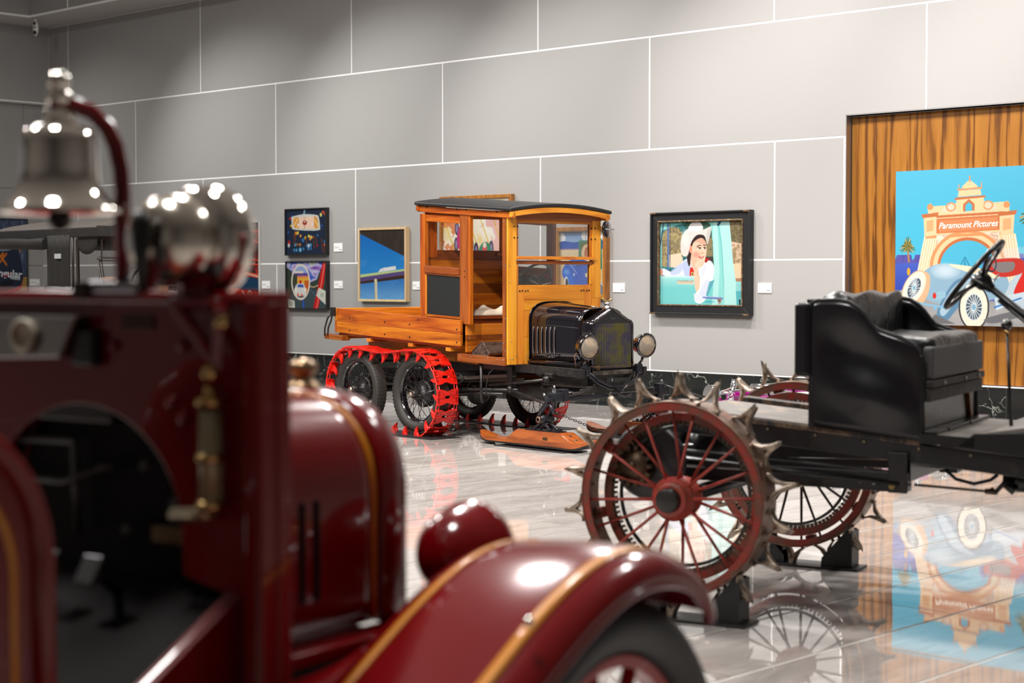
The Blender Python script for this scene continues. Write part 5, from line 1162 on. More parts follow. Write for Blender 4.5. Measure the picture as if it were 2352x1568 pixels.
# neck, face, hair, hat
a.spl([(.34, .36), (.38, .5), (.42, .58), (.36, .5), (.33, .44)], (238, 188, 158)); a.spl([(.36, .36), (.42, .58), (.48, .50), (.50, .44)], (236, 186, 156))
a.spl([(.33, .44), (.345, .52), (.365, .53), (.38, .40), (.42, .24), (.52, .20), (.55, .26), (.53, .16), (.44, .14), (.36, .22), (.34, .32)], (52, 30, 30))
a.spl([(.39, .30), (.42, .24), (.50, .20), (.55, .25), (.565, .33), (.555, .42), (.52, .475), (.47, .47), (.40, .44), (.385, .37)], SK); a.light(.44, .40, .06, .05, (240, 130, 115), .6); a.spl([(.42, .24), (.50, .20), (.555, .25), (.54, .29), (.46, .25)], (205, 150, 128), .6); a.ell(.375, .335, .018, .045, (236, 150, 120))
a.line([(.450, .303), (.468, .289), (.498, .290)], .011, (60, 36, 34)); a.line([(.526, .288), (.553, .291)], .011, (60, 36, 34)); a.ell(.476, .325, .022, .010, (240, 225, 220)); a.ell(.483, .323, .010, .011, (45, 30, 30)); a.ell(.538, .325, .018, .010, (240, 225, 220)); a.ell(.544, .323, .009, .011, (45, 30, 30)); a.line([(.452, .316), (.478, .309), (.500, .322)], .007, (40, 24, 24)); a.line([(.520, .318), (.54, .310), (.558, .32)], .007, (40, 24, 24)); a.line([(.515, .32), (.525, .37)], .007, (250, 222, 200), .8); a.ell(.515, .378, .014, .009, (225, 150, 125)); a.spl([(.468, .425), (.49, .418), (.515, .42), (.535, .424), (.515, .442), (.49, .445)], (200, 24, 20)); a.ell(.502, .428, .02, .005, (250, 240, 235))
a.spl([(.43, .55), (.43, .50), (.49, .465), (.52, .46), (.535, .425), (.55, .425), (.545, .47), (.53, .52), (.48, .56)], (245, 206, 180)); a.line([(.50, .50), (.53, .49)], .006, SKD); a.line([(.49, .53), (.52, .52)], .006, SKD)
a.spl([(.25, .32), (.26, .20), (.32, .10), (.42, .075), (.52, .10), (.60, .07), (.62, .075), (.61, .15), (.575, .28), (.565, .24), (.53, .17), (.45, .165), (.39, .23), (.36, .32), (.34, .40), (.30, .42), (.265, .39)], (226, 218, 212)); a.spl([(.33, .12), (.37, .03), (.42, .0), (.46, -.01), (.50, .03), (.52, .09), (.45, .12), (.38, .11)], (243, 240, 236)); a.spl([(.57, .12), (.615, .08), (.60, .18), (.575, .27), (.56, .2)], (205, 200, 196)); a.light(.31, .2, .06, .12, (240, 234, 228), .8)
a.poly([(.02, .655), (.64, .655), (.66, .67), (.41, .672), (.02, .675)], (196, 236, 232)) ; a.spl([(.42, .665), (.48, .66), (.50, .8), (.455, .86), (.43, .80), (.418, .7)], SK); a.spl([(.48, .80), (.50, .66), (.60, .66), (.635, .66), (.62, .78), (.56, .92), (.50, .98), (.44, .97), (.42, .92), (.44, .86)], (238, 241, 247)); a.spl([(.50, .80), (.56, .70), (.60, .72), (.56, .88), (.50, .95), (.46, .92)], (208, 216, 238), .8); a.poly([(.41, .88), (.43, .86), (.52, .90), (.50, .95), (.44, .96)], (222, 228, 242))
a.poly([(.60, .72), (.66, .70), (.62, .80), (.57, .92), (.56, .88)], (60, 150, 165), .8); a.poly([(.20, .71), (.41, .71), (.41, .755), (.215, .75)], (222, 214, 190)); a.line([(.205, .712), (.41, .714)], .006, (120, 110, 90)); a.spl([(.54, .90), (.70, .90), (.75, .91), (.75, .93), (.54, .92)], (100, 120, 180)); a.line([(.55, .902), (.74, .905)], .007, (190, 205, 235)); a.spl([(.695, .925), (.745, .925), (.74, .96), (.72, .985), (.70, .96)], (170, 140, 130)); a.ell(.72, .945, .014, .018, (110, 95, 95)); a.light(.60, .96, .08, .02, (60, 150, 160), .6)
t, w_, h_ = picture(2.455, 3.955, 1.038, 2.288, 'deep black-framed painting of a white-hatted woman leaning from a turquoise pickup')
canvas('canvas', a, w_ - .24, h_ - .24, t, -.04, .12).location = (.12, 0, 0); frame_bars(t, w_, h_, .11, 0, -.075, BLKFR, bev=.004); frame_bars(t, w_, h_, .022, -.075, -.10, BLKFR, 'outer_moulding', bev=.004)
GLT = worn('old_gilding', (.42, .31, .17), (.16, .09, .05), .35, .5, 30, .6); frame_bars(t, w_ - .21, h_ - .21, .018, -.05, -.085, GLT, 'gilt_slip', bev=.003)
for o in [c for c in t.children if c.name.startswith('gilt_slip')]: o.location = (.105, 0, .105)
for (x, z) in ((.0, .0), (w_ - .09, 0), (0, h_ - .09), (w_ - .09, h_ - .09)): MB().b2(x + (.0), x + .09, -.103, -.098, z if z == 0 else z + .068, (z if z == 0 else z + .068) + .020).build('corner_ornament', GLT, t, .002)
text('scripted_lettering', 'Custom Cab', .042, flat('painted_script', (.45, .30, .22), .5), t, (.12 + .385, -.0415, .12 + .275), (PI / 2, 0, 0), .0003, .35, 'CENTER', 0, 1, 1.1)
# 7 Paramount gate with a blue and red roadster --------------------------------------------------
PW = 3.05; a = Art(560, 330, (40, 172, 214)); a.grad(a.y < .62, (84, 182, 214), (70, 186, 218), 0, .6)
def X(u): return u / PW   # picture drawn with x in metres from the left edge; y as a share of the height (1.70 m)
a.put((a.y > .575) & (a.y < .86), (96, 92, 178)); a.grad((a.y > .60) & (a.y < .86) & (a.x < X(.35)), (70, 95, 190), (40, 60, 170), .6, .86)
for k in range(14): a.poly([(X(.0 + .22 * k), .60), (X(.03 + .22 * k), .545), (X(.20 + .22 * k), .545), (X(.22 + .22 * k), .60)], (88, 84, 165))
for k in range(34): a.line([(X(.02 + .09 * k), .55), (X(.0 + .09 * k), .595)], .004, (70, 64, 140))
a.grad(a.y > .84, (148, 148, 150), (176, 174, 172), .84, 1); a.poly([(X(0), .79), (X(.1), .77), (X(.55), .80), (X(1.1), .86), (X(3.05), .70), (X(3.05), 1), (0, 1)], (160, 160, 162)); a.mott(a.inside([(X(0), .93), (X(1.2), .88), (X(3.05), .84), (X(3.05), 1), (0, 1)]), [(150, 150, 152), (172, 170, 168), (160, 158, 158)], 14, 6, 3)
PE = (246, 205, 158); PE2 = (225, 150, 95); PE3 = (196, 112, 66); PEW = (252, 228, 196); BL = (78, 184, 216)
def palm(x, y, s_, trunk=.3):
    a.line([(x, y), (x + .006, y + trunk)], .016 * s_, (176, 128, 84)); 
    for k in range(26):
        an = 2 * PI * k / 26; L = .055 * s_ * (1 + .35 * math.sin(7 * k)); a.line([(x, y), (x + L * math.cos(an) * .55, y + L * math.sin(an))], .008 * s_, (84, 104, 52) if k % 3 else (196, 150, 84))
palm(X(.155), .49, .8, .10); palm(X(1.62), .30 + .0, 1.25, .35); palm(X(1.86), .36, 1.2, .30); palm(X(2.3), .33, 1.2, .3)
# the arch (pixel proportions taken relative to its width)
def A(u, v): return (X(.19 + 1.32 * u), .095 + .78 * v)
def ap(P, c, al=1.): a.poly([A(*p) for p in P], c, al)
ap([(.02, .93), (.13, .42), (.17, .40), (.20, .18), (.88, .16), (.90, .40), (.94, .42), (1.04, .93)], PE)
ap([(.02, .93), (.13, .42), (.24, .42), (.17, .93)], PEW); ap([(.82, .40), (.94, .42), (1.04, .93), (.88, .93)], PEW)
for k in range(5): a.line([A(.14 + .022 * k, .44), A(.045 + .026 * k, .93)], .004, PE2, .7); a.line([A(.83 + .022 * k, .42), A(.89 + .026 * k, .93)], .004, PE2, .7)
cx, cy = .52, .68
pts = [(cx + .26 * math.cos(t_), cy - .26 * math.sin(t_)) for t_ in [PI * k / 24 for k in range(25)]]; ap([(cx + .34, .95)] + [(cx + .34 * math.cos(t_), cy - .30 * math.sin(t_)) for t_ in [PI * k / 24 for k in range(25)]] + [(cx - .34, .95)], PE2)
ap([(cx + .31, .95)] + [(cx + .31 * math.cos(t_), cy - .275 * math.sin(t_)) for t_ in [PI * k / 24 for k in range(25)]] + [(cx - .31, .95)], PE); ap([(cx + .27, .95)] + [(cx + .27 * math.cos(t_), cy - .24 * math.sin(t_)) for t_ in [PI * k / 24 for k in range(25)]] + [(cx - .27, .95)], PE3)
ap([(cx + .245, .95)] + [(cx + .245 * math.cos(t_), cy - .215 * math.sin(t_)) for t_ in [PI * k / 24 for k in range(25)]] + [(cx - .245, .95)], BL)
ap([(.66, .95), (.66, .62), (.70, .58), (.76, .66), (.76, .95)], (96, 92, 178)); ap([(.27, .95), (.27, .80), (.45, .80), (.5, .62), (.55, .80), (.64, .80), (.64, .95)], (22, 130, 165), .35)
for k in range(9): a.line([A(.30 + .04 * k, .95), A(.30 + .04 * k, .78 - .16 * math.exp(-((k - 5) / 1.6) ** 2))], .004, (14, 96, 128))
for k in range(6): a.ring(*A(.33 + .06 * k, .80), .012, .022, .25, (14, 96, 128))
a.line([A(.28, .80), A(.48, .79), A(.66, .80)], .005, (14, 96, 128)); a.line([A(.42, .74), A(.5, .60), A(.58, .74)], .004, (14, 96, 128))
ap([(.16, .26), (.90, .235), (.90, .255), (.16, .28)], PE3); ap([(.14, .42), (.92, .40), (.92, .42), (.14, .445)], PE2); ap([(.24, .285), (.80, .265), (.80, .385), (.24, .405)], (205, 118, 72)); ap([(.26, .30), (.785, .28), (.785, .375), (.26, .395)], (216, 138, 90))
for (x0, x1) in ((.12, .24), (.80, .93)): ap([(x0, .25), (x1, .24), (x1 - .01, .42), (x0 + .01, .43)], PE); ap([(x0 + .03, .30), (x1 - .03, .29), (x1 - .03, .38), (x0 + .03, .39)], PE2, .6); ap([(x0 - .02, .245), (x1 + .02, .23), (x1 + .01, .265), (x0 - .01, .275)], PE3); ap([(x0 + .045, .24), (x0 + .035, .20), (x0 + .06, .15), (x0 + .085, .20), (x0 + .075, .24)], PE); a.ell(*A(x0 + .06, .185), .012, .02, PE2)
m = a.inside([A(.24, .42), A(.80, .40), A(.80, .62), A(.24, .64)]) & (a.em(*A(cx, cy), X(.34 * 1.32), .30 * .78) > 1); a.mott(m, [(232, 205, 180), (250, 232, 212), (205, 165, 140), (245, 222, 198)], 60, 40, 5)
a.spl([A(.30, .23), A(.36, .17), (A(.42, .16)), A(.66, .15), A(.72, .17), A(.76, .22)], (238, 208, 182)); a.ring(*A(.37, .19), .02, .03, .3, PE2); a.ring(*A(.70, .185), .02, .03, .3, PE2)
ap([(.42, .24), (.42, .13), (.66, .12), (.66, .235)], PE); ap([(.48, .23), (.48, .17), (.53, .13), (.58, .17), (.58, .225)], PE3); ap([(.50, .23), (.50, .18), (.53, .155), (.56, .18), (.56, .225)], BL); ap([(.40, .135), (.68, .12), (.67, .105), (.41, .115)], PE3); ap([(.43, .11), (.64, .10), (.63, .055), (.44, .06)], PE); ap([(.42, .06), (.65, .05), (.64, .035), (.43, .045)], PE2); a.spl([A(.47, .04), A(.50, .0), A(.535, -.02), A(.57, .0), A(.60, .035)], PE); a.line([A(.535, -.01), A(.535, -.055)], .008, PE2); a.line([A(.44, .05), A(.44, .01)], .006, PE2); a.line([A(.64, .04), A(.64, 0)], .006, PE2)
# roadster
CB = (142, 178, 200); CB2 = (190, 212, 226); CB3 = (92, 136, 168)
a.spl([(X(1.4), .70), (X(1.65), .62), (X(2.1), .57), (X(2.4), .60), (X(2.5), .74), (X(2.2), .90), (X(1.6), .90), (X(1.3), .82)], (190, 206, 216)); a.spl([(X(1.42), .78), (X(1.5), .68), (X(1.60), .60), (X(2.05), .585), (X(2.10), .66), (X(2.1), .76), (X(1.7), .82), (X(1.45), .82)], (214, 40, 30))
a.poly([(X(1.62), .66), (X(1.95), .62), (X(1.97), .70), (X(1.68), .76)], (120, 130, 140))
for k in range(5): a.line([(X(1.66 + .06 * k), .67), (X(1.72 + .06 * k), .71), (X(1.72 + .06 * k), .78)], .018, (205, 220, 230)); a.line([(X(1.67 + .06 * k), .67), (X(1.73 + .06 * k), .71)], .006, (90, 110, 130))
a.spl([(X(.30), .70), (X(.45), .62), (X(.65), .605), (X(.9), .63), (X(1.15), .66), (X(1.35), .70), (X(1.3), .80), (X(1.0), .85), (X(.55), .86), (X(.33), .80)], CB); a.light(X(.62), .65, X(.2), .06, (225, 236, 242), .7); a.spl([(X(.66), .61), (X(.95), .625), (X(1.12), .655), (X(1.25), .68), (X(1.2), .70), (X(.95), .67)], PEW); a.spl([(X(1.10), .60), (X(1.25), .575), (X(1.50), .58), (X(1.52), .66), (X(1.3), .69), (X(1.16), .66)], (196, 48, 36)); a.spl([(X(1.16), .61), (X(1.3), .595), (X(1.42), .60), (X(1.40), .65), (X(1.25), .66)], (130, 120, 120)); a.ring(X(1.16), .61, X(.06), .05, .2, (30, 50, 70)); a.poly([(X(1.18), .52), (X(1.55), .50), (X(1.56), .57), (X(1.2), .58)], (200, 215, 220), .35)
a.spl([(X(.52), .92), (X(.62), .80), (X(.75), .71), (X(.95), .69), (X(1.15), .74), (X(1.22), .80), (X(1.1), .78), (X(.92), .80), (X(.78), .88), (X(.66), .96), (X(.55), .98)], CB3); a.spl([(X(.56), .90), (X(.68), .78), (X(.82), .71), (X(1.0), .70), (X(.85), .76), (X(.70), .88), (X(.60), .94)], CB2, .8); a.poly([(X(1.20), .82), (X(1.55), .78), (X(1.55), .82), (X(1.22), .90)], (200, 218, 228)); a.line([(X(1.2), .88), (X(1.5), .82)], .01, (50, 120, 190)); a.spl([(X(1.55), .84), (X(1.7), .76), (X(1.95), .70), (X(2.2), .68), (X(2.3), .76), (X(1.9), .80), (X(1.7), .86)], CB2); a.spl([(X(1.58), .83), (X(1.68), .77), (X(1.78), .75), (X(1.75), .82), (X(1.65), .86)], (215, 130, 140))
def wheel(x, y, rx, ry, rot=0, tilt=False):
    a.ell(x, y, rx * 1.12, ry * 1.08, (60, 60, 64) if not tilt else (222, 186, 150), rot); a.ell(x, y, rx, ry, (244, 232, 212), rot); a.ell(x, y, rx * .62, ry * .64, (70, 84, 96), rot)
    for k in range(18):
        an = 2 * PI * k / 18; a.line([(x + rx * .1 * math.cos(an + .6), y + ry * .1 * math.sin(an + .6)), (x + rx * .58 * math.cos(an), y + ry * .6 * math.sin(an))], .006, (205, 215, 220))
    a.ring(x, y, rx * .62, ry * .64, .08, (215, 222, 226), rot); a.ell(x, y, rx * .13, ry * .13, (120, 175, 200))
wheel(X(.96), .88, X(.16), .135); a.spl([(X(.10), .82), (X(.16), .70), (X(.30), .655), (X(.42), .67), (X(.43), .76), (X(.36), .85), (X(.22), .89), (X(.12), .88)], (222, 180, 140)); wheel(X(.24), .76, X(.115), .115, .5, True); wheel(X(2.12), .78, X(.12), .11); wheel(X(2.6), .84, X(.12), .12)
a.poly([(X(0), .80), (X(.1), .84), (X(.05), .86), (0, .84)], (60, 140, 190)); a.spl([(X(.47), .80), (X(.60), .78), (X(.62), .82), (X(.50), .84)], (150, 190, 210)); a.ell(X(.49), .81, X(.022), .02, (210, 50, 45)); a.ell(X(.17), .655, X(.02), .025, (225, 165, 40)); a.ell(X(1.92), .60, X(.05), .05, (40, 110, 190)); a.poly([(X(.5), .93), (X(.75), .99), (X(.4), .99)], (110, 110, 112)); a.spl([(X(1.1), .95), (X(1.6), .88), (X(2.0), .86), (X(1.6), .92), (X(1.2), .98)], (110, 110, 114))
a.ell(X(.50), .885, X(.02), .02, (120, 180, 215)); a.line([(X(.12), .845), (X(.62), .885)], .012, (130, 185, 215))
t, w_, h_ = picture(5.865, 5.865 + PW, .975, 2.655, 'huge frameless painting of a blue and red roadster before the Paramount Pictures arch', q=.0)
canvas('canvas', a, w_, h_, t, -.012); MB().b2(0, w_, -.011, .095, 0, h_).build('stretcher', flat('white_canvas_edge', (.75, .78, .8), .6), t)
sc_txt = text('lettering', 'Paramount Pictures', .092, flat('cream_lettering', (.93, .86, .74), .5), t, ((.19 + 1.32 * .52), -.0135, h_ * (1 - (.095 + .78 * .338))), (PI / 2, R(-1.5), 0), .0004, .35, 'CENTER', .001, 1, .95)
# 8 red hot-rod close up -------------------------------------------------------------------------
a = Art(130, 170, (20, 16, 18)); a.mott(a.y >= 0, [(14, 12, 14), (40, 20, 18), (150, 24, 14), (24, 20, 24), (205, 40, 20), (16, 14, 16), (190, 170, 160)], 3, 13, 14); a.put(a.y < .09, (18, 10, 12)); a.poly([(0, .66), (1, .76), (1, .92), (0, .9)], (16, 62, 96)); a.poly([(0, .60), (1, .70), (1, .755), (0, .65)], (224, 96, 60)); a.line([(0, .62), (.5, .66), (1, .735)], .012, (250, 225, 205)); a.poly([(0, .86), (1, .95), (1, 1), (0, 1)], (220, 34, 12)); a.line([(.78, .12), (.80, .48)], .03, (140, 160, 175)); a.line([(.55, .93), (.62, 1)], .02, (240, 240, 235)); a.ring(.75, .97, .05, .05, .3, (240, 240, 235))
for y in (.12, .26, .5, .56): a.line([(.3, y), (1, y + .01)], .02, (238, 60, 30)); a.line([(.35, y - .02), (.9, y - .012)], .008, (250, 215, 190))
t, w_, h_ = picture(-6.35, -5.437, 1.194, 2.345, 'unframed painting of glossy red and black car bodywork behind the silver siren')
canvas('canvas', a, w_, h_, t, -.04); MB().b2(0, w_, -.039, 0, 0, h_).build('stretcher', flat('pale_canvas_edge', (.8, .79, .76), .6), t)
# 9 race car on bricks, left wall ----------------------------------------------------------------
a = Art(230, 180, (52, 66, 92)); a.mott(a.y < .7, [(40, 52, 80), (92, 108, 136), (60, 74, 104), (150, 165, 185), (50, 62, 90)], 26, 4, 3)
a.grad(a.y > .72, (200, 160, 90), (214, 170, 96), .72, 1)
for k in range(9): a.line([(0, .74 + .035 * k), (1, .72 + .035 * k)], .006, (120, 84, 50))
for k in range(40): a.line([(.0 + .027 * k, .73), (.0 + .027 * k + .01, 1)], .004, (120, 84, 50), .8)
a.spl([(.22, .80), (.20, .62), (.30, .38), (.40, .28), (.74, .26), (.84, .36), (.92, .60), (.93, .74), (.86, .84), (.5, .92), (.3, .88)], (40, 50, 72)); a.spl([(.36, .36), (.42, .28), (.72, .27), (.78, .36), (.6, .40)], (150, 165, 180)); a.poly([(.86, .36), (.88, .33), (.90, .40), (.88, .41)], (232, 110, 30)); a.spl([(.25, .86), (.5, .93), (.86, .84), (.92, .76), (.91, .82), (.84, .90), (.5, .98), (.26, .92)], (206, 44, 30)); a.spl([(.32, .74), (.5, .80), (.76, .74), (.74, .82), (.5, .87), (.35, .82)], (24, 28, 40)); a.ell(.66, .69, .07, .03, (196, 40, 60)); a.ell(.66, .69, .03, .014, (40, 50, 72))
for sg in (-1, 1): a.line([(.60 - .05, .50 - .04 * sg), (.60 + .06, .50 + .07 * sg)], .026, (236, 128, 36))
a.line([(.56, .45), (.65, .56)], .03, (236, 128, 36)); a.ell(.60, .44, .02, .026, (236, 128, 36))
la = struct  # (the left wall runs along the room's q axis)
t = thing('painting', 'painting of a dark blue racing car on bricks, on the left end wall', 'painting', WP(-11.80, 1.55, 1.10), WANG + PI / 2)
# local x runs towards the back wall: origin at the near edge
canvas('canvas', a, 1.20, 1.42, t, -.04); frame_bars(t, 1.20, 1.42, .02, 0, -.055, BLKFR, inset=.015, bev=.001); MB().b2(0, 1.2, -.038, 0, 0, 1.42).build('backing_board', BLKFR, t)
text('lettering', 'cingular', .19, flat('pale_lettering', (.62, .66, .70), .5), t, (.80, -.042, .45), (PI / 2, R(4), 0), .0003, 0, 'CENTER', .004)
text('lettering', 'WIRELESS', .045, MATS['pale_lettering'], t, (.96, -.042, .36), (PI / 2, R(4), 0), .0003, 0, 'CENTER', .001)
# ---- caption cards ------------------------------------------------------------------------------
CARD = flat('caption_card_white', (.86, .86, .85), .5); INK = flat('caption_ink', (.30, .29, .30), .6)
def card(s0, s1, z0, z1, label, loc=None, rz=None):
    t = thing('caption_card', label, 'label', WP(s0, 0, z0) if loc is None else loc, WANG if rz is None else rz, 'white caption cards beside the paintings'); w_, h_ = s1 - s0, z1 - z0
    MB().b2(0, w_, -.012, 0, 0, h_).build('board', CARD, t, .001)
    m = MB()
    for k, L in enumerate((.42, .55, .50)): m.b2(w_ * .08, w_ * (.08 + L), -.0126, -.012, h_ * (.60 - .10 * k), h_ * (.63 - .10 * k))
    o = m.build('small_print', INK, t); o['kind'] = 'stuff'
    MB().b2(w_ * .66, w_ * .92, -.0126, -.012, h_ * .20, h_ * .27).build('logo_mark', BOLTB, t)
card(-3.66, -3.465, 1.87, 1.995, 'white caption card right of the red lips painting'); card(-3.66, -3.465, 1.325, 1.435, 'white caption card right of the police car painting')
card(-5.385, -5.19, 1.312, 1.432, 'white caption card right of the red bodywork painting'); card(-1.945, -1.80, 1.315, 1.43, 'white caption card between the flyover painting and the truck cab')
card(1.783, 1.975, 1.303, 1.417, 'white caption card right of the blue car and billboard painting'); card(4.022, 4.215, 1.308, 1.423, 'white caption card right of the white-hatted woman painting')
card(0, .20, 0, .12, 'white caption card on the left end wall beside the racing car painting', WP(-11.80, .28, 1.335), WANG + PI / 2)

# ================================================================== RED FIRE ENGINE IN THE FOREGROUND
FA = math.atan2(.81915, .57358); FO = Vector((-.38, 3.81, 0))
fe = thing('fire_truck', 'glossy dark red antique fire truck with gold striping in the blurred foreground', 'fire truck', FO, FA)
FR_ = flat('fire_red_enamel', (.19, .0012, .0035), .2, 0, spec=.35, coat=.6, coat_rough=.03)
GOLD = flat('gold_stripe', (.74, .27, .012), .35, 0, coat=.5)
CHRO = flat('polished_nickel', (.95, .90, .82), .07, 1); DARK = flat('engine_bay_black', (.006, .006, .007), .6, spec=.12)
dash = node('dashboard', fe)
arc = [(.33, .70), (.33, 1.10)] + [(.06 + .27 * math.cos(t), 1.02 + .235 * math.sin(t)) for t in [PI * k / 20 for k in range(2, 20)]] + [(-.212, .95), (-.335, .925), (-.335, .70)]
poly = [(-.45, .70), (-.45, 1.455), (.60, 1.455), (.60, .70)] + arc
MB().prism(poly, lambda a, b: (-.695, a, b), lambda a, b: (-.675, a, b)).build('dash_panel', FR_, dash, .003)
MB().b2(-.735, -.655, -.446, -.432, .60, 1.462).b2(-.735, -.725, -.432, -.405, .60, 1.462).build('side_flange', FR_, dash, .006)
MB().b2(-.72, -.655, -.45, .62, 1.448, 1.474).build('top_rail', FR_, dash, .008)
for w_, zs_ in ((-.40, (1.28, 1.13, .98, .83)), (-.22, (1.375, 1.24)), (-.19, (1.27,)), (-.035, (1.37,)), (-.40, (1.41,))):
    for z in zs_: MB().ball((-.70, w_, z), .013, 10, (.6, 1, 1)).build('rivet', FR_, dash)
MB().b2(-.70, -.696, -.145, -.06, 1.40, 1.428).build('name_plate', flat('brown_plate', (.06, .03, .012), .4, .5), dash, .002)
MB().prism([(.34, 1.425), (.03, 1.425), (.075, 1.345), (.34, 1.335)], lambda a, b: (-.735, a, b), lambda a, b: (-.70, a, b)).build('instrument_panel', flat('brushed_nickel_plate', (.35, .33, .33), .3, 1), dash, .004)
MB().lathe((-.735, .17, 1.385), (-1, 0, 0), [(0, 0), (0, .034), (.012, .034), (.014, .028), (.008, .026), (.008, 0)], 24).build('gauge', flat('gauge_face', (.45, .40, .30), .4), dash); MB().lathe((-.735, .30, 1.395), (-1, 0, 0), [(0, 0), (0, .022), (.02, .018), (.022, 0)], 16).build('switch_knob', BLK, dash)
MB().b2(-.72, -.67, .0, .06, 1.33, 1.40).build('switch_box', BLK, dash, .006)
MB().b2(-.725, -.665, -.125, .01, 1.468, 1.492).build('hinge_plate', flat('worn_hinge_steel', (.33, .33, .36), .35, .9), dash, .006); MB().cyl((-.74, .015, 1.475), (-.66, .015, 1.475), .016).build('hinge_bolt', flat('dark_bolt', (.03, .02, .015), .4, .6), dash)
tm = MB().cyl((-.725, -.315, 1.09), (-.725, -.315, 1.265), .021); tm.build('gauge_tube', flat('cloudy_gauge_glass', (.42, .36, .22), .25, .2), dash)
for z in (1.085, 1.17, 1.27): MB().lathe((-.725, -.315, z), (0, 0, 1), [(0, 0), (0, .027), (.014, .027), (.014, 0)], 16).build('gauge_ferrule', BRASS, dash)
MB().cyl((-.725, -.315, 1.28), (-.725, -.315, 1.305), .012).build('gauge_cap', BRASS, dash); MB().tube([(-.725, -.315, 1.085), (-.725, -.285, 1.072), (-.725, -.22, 1.066)], [.018, .014, .014], 10).build('gauge_elbow', flat('pale_brass', (.6, .5, .33), .3, .8), dash)
MB().bar((-.74, -.245, 1.45), (-.73, -.335, 1.355), .02, .02).build('bracket_strut', FR_, dash, .003); MB().bar((-.76, -.375, 1.45), (-.73, -.335, 1.335), .02, .016).build('bracket_strut', FR_, dash, .003); MB().bar((-.75, -.25, 1.455), (-.75, -.375, 1.455), .03, .014).build('bracket_bar', FR_, dash, .003); MB().ball((-.745, -.335, 1.33), .016, 12).build('bracket_bolt', BRASS, dash); MB().ball((-.755, -.375, 1.42), .014, 12).build('bracket_bolt', BRASS, dash)
# dark engine bay and toe board seen through the arch
bay = node('footwell', fe)
MB().b2(-.655, -.64, -.335, .42, .60, 1.34).build('bay_wall', DARK, bay); MB().b2(-.69, -.655, -.02, .33, 1.22, 1.30).build('coil_box', BLK, bay, .006)
MB().prism([(-.66, .93), (-1.15, .66), (-1.15, .64), (-.66, .91)], lambda a, b: (a, -.34, b), lambda a, b: (a, .45, b)).build('toe_board', flat('dark_linoleum', (.009, .008, .008), .8, spec=.15), bay)
MB().b2(-3.0, -1.15, -.40, .45, .62, .645).build('floor_board', MATS['dark_linoleum'], bay)
MB().tube([(-.68, .32, 1.175), (-.68, .10, 1.18), (-.68, .09, 1.0)], .008, 8).build('oil_pipe', STEEL if 0 else flat('dull_pipe', (.12, .12, .12), .35, .8), bay)
MB().tube([(-.68, .30, 1.10), (-.69, .12, 1.10), (-.69, -.02, 1.14)], .006, 8).build('oil_pipe', MATS['dull_pipe'], bay)
for w_, z in ((-.10, 1.145), (.02, 1.13), (-.18, 1.08), (-.05, 1.02)): MB().ball((-.68, w_, z), .012, 10).build('fitting', MATS['dull_pipe'], bay)
MB().b2(-.685, -.665, -.205, -.12, 1.005, 1.035).build('maker_plate', flat('tarnished_brass_plate', (.16, .11, .05), .4, .7), bay)
MB().bar((-.79, -.05, .93), (-.76, -.05, .98), .05, .012).build('foot_pedal', flat('worn_pedal', (.16, .16, .17), .35, .8), bay, .003); MB().tube([(-.77, -.05, .955), (-.70, -.05, .90)], .010).build('pedal_arm', BLK, bay)
MB().bar((-.79, .07, .93), (-.76, .07, .98), .05, .012).build('foot_pedal', BLK, bay, .003)
MB().bar((-.69, -.338, .93), (-1.10, -.338, .70), .02, .018).build('sill_bead', FR_, bay, .004)
MB().prism([(-.66, .60), (-.66, .94), (-.70, .93), (-1.12, .695), (-1.12, .60)], lambda a, b: (a, -.36, b), lambda a, b: (a, -.345, b)).build('sill_panel', FR_, bay)
# hand siren
sn = node('siren', fe, (-.715, -.255, 1.565))
CW = -.015
NIK = flat('aged_nickel_siren', (.80, .74, .64), .19, 1)
MB().lathe((0, 0, 0), (1, 0, 0), [(-.105, 0), (-.105, .030), (-.100, .050), (-.088, .070), (-.06, .080), (-.03, .083), (-.02, .080), (-.018, .05)], 40).build('gear_case', NIK, sn)
MB().lathe((0, 0, 0), (1, 0, 0), [(-.02, .05), (.008, .05), (.008, .088), (.018, .098), (.045, .103), (.068, .099), (.080, .086), (.083, 0)], 40).build('horn_drum', CHRO, sn)
MB().lathe((0, 0, 0), (1, 0, 0), [(-.118, 0), (-.118, .016), (-.104, .02)], 16).build('crank_boss', flat('dark_boss', (.05, .04, .03), .4, .7), sn)
MB().ball((-.098, -.0, -.055), .026, 14, (.35, 1, 1.3)).build('red_badge', FR_, sn)
MB().tube([(-.13, CW, .052), (-.13, CW, .03), (-.13, CW + .0, -.02), (-.13, CW - .003, -.095)], [.008, .019, .013, .010], 10).build('crank_handle', BLK, sn); MB().tube([(-.118, 0, 0), (-.125, CW, .035)], .010, 8).build('crank_arm', MATS['dark_boss'], sn)
MB().lathe((.01, -.01, -.125), (0, 0, 1), [(0, .05), (.02, .034), (.045, .036), (.06, .05)], 24).build('pedestal', FR_, sn)
MB().tube([(.035, -.085 * math.sin(t) * 1.06, -.09 * math.cos(t)) for t in [R(-10 + 12 * k) for k in range(10)]], .014, 10).build('clamp_band', FR_, sn)
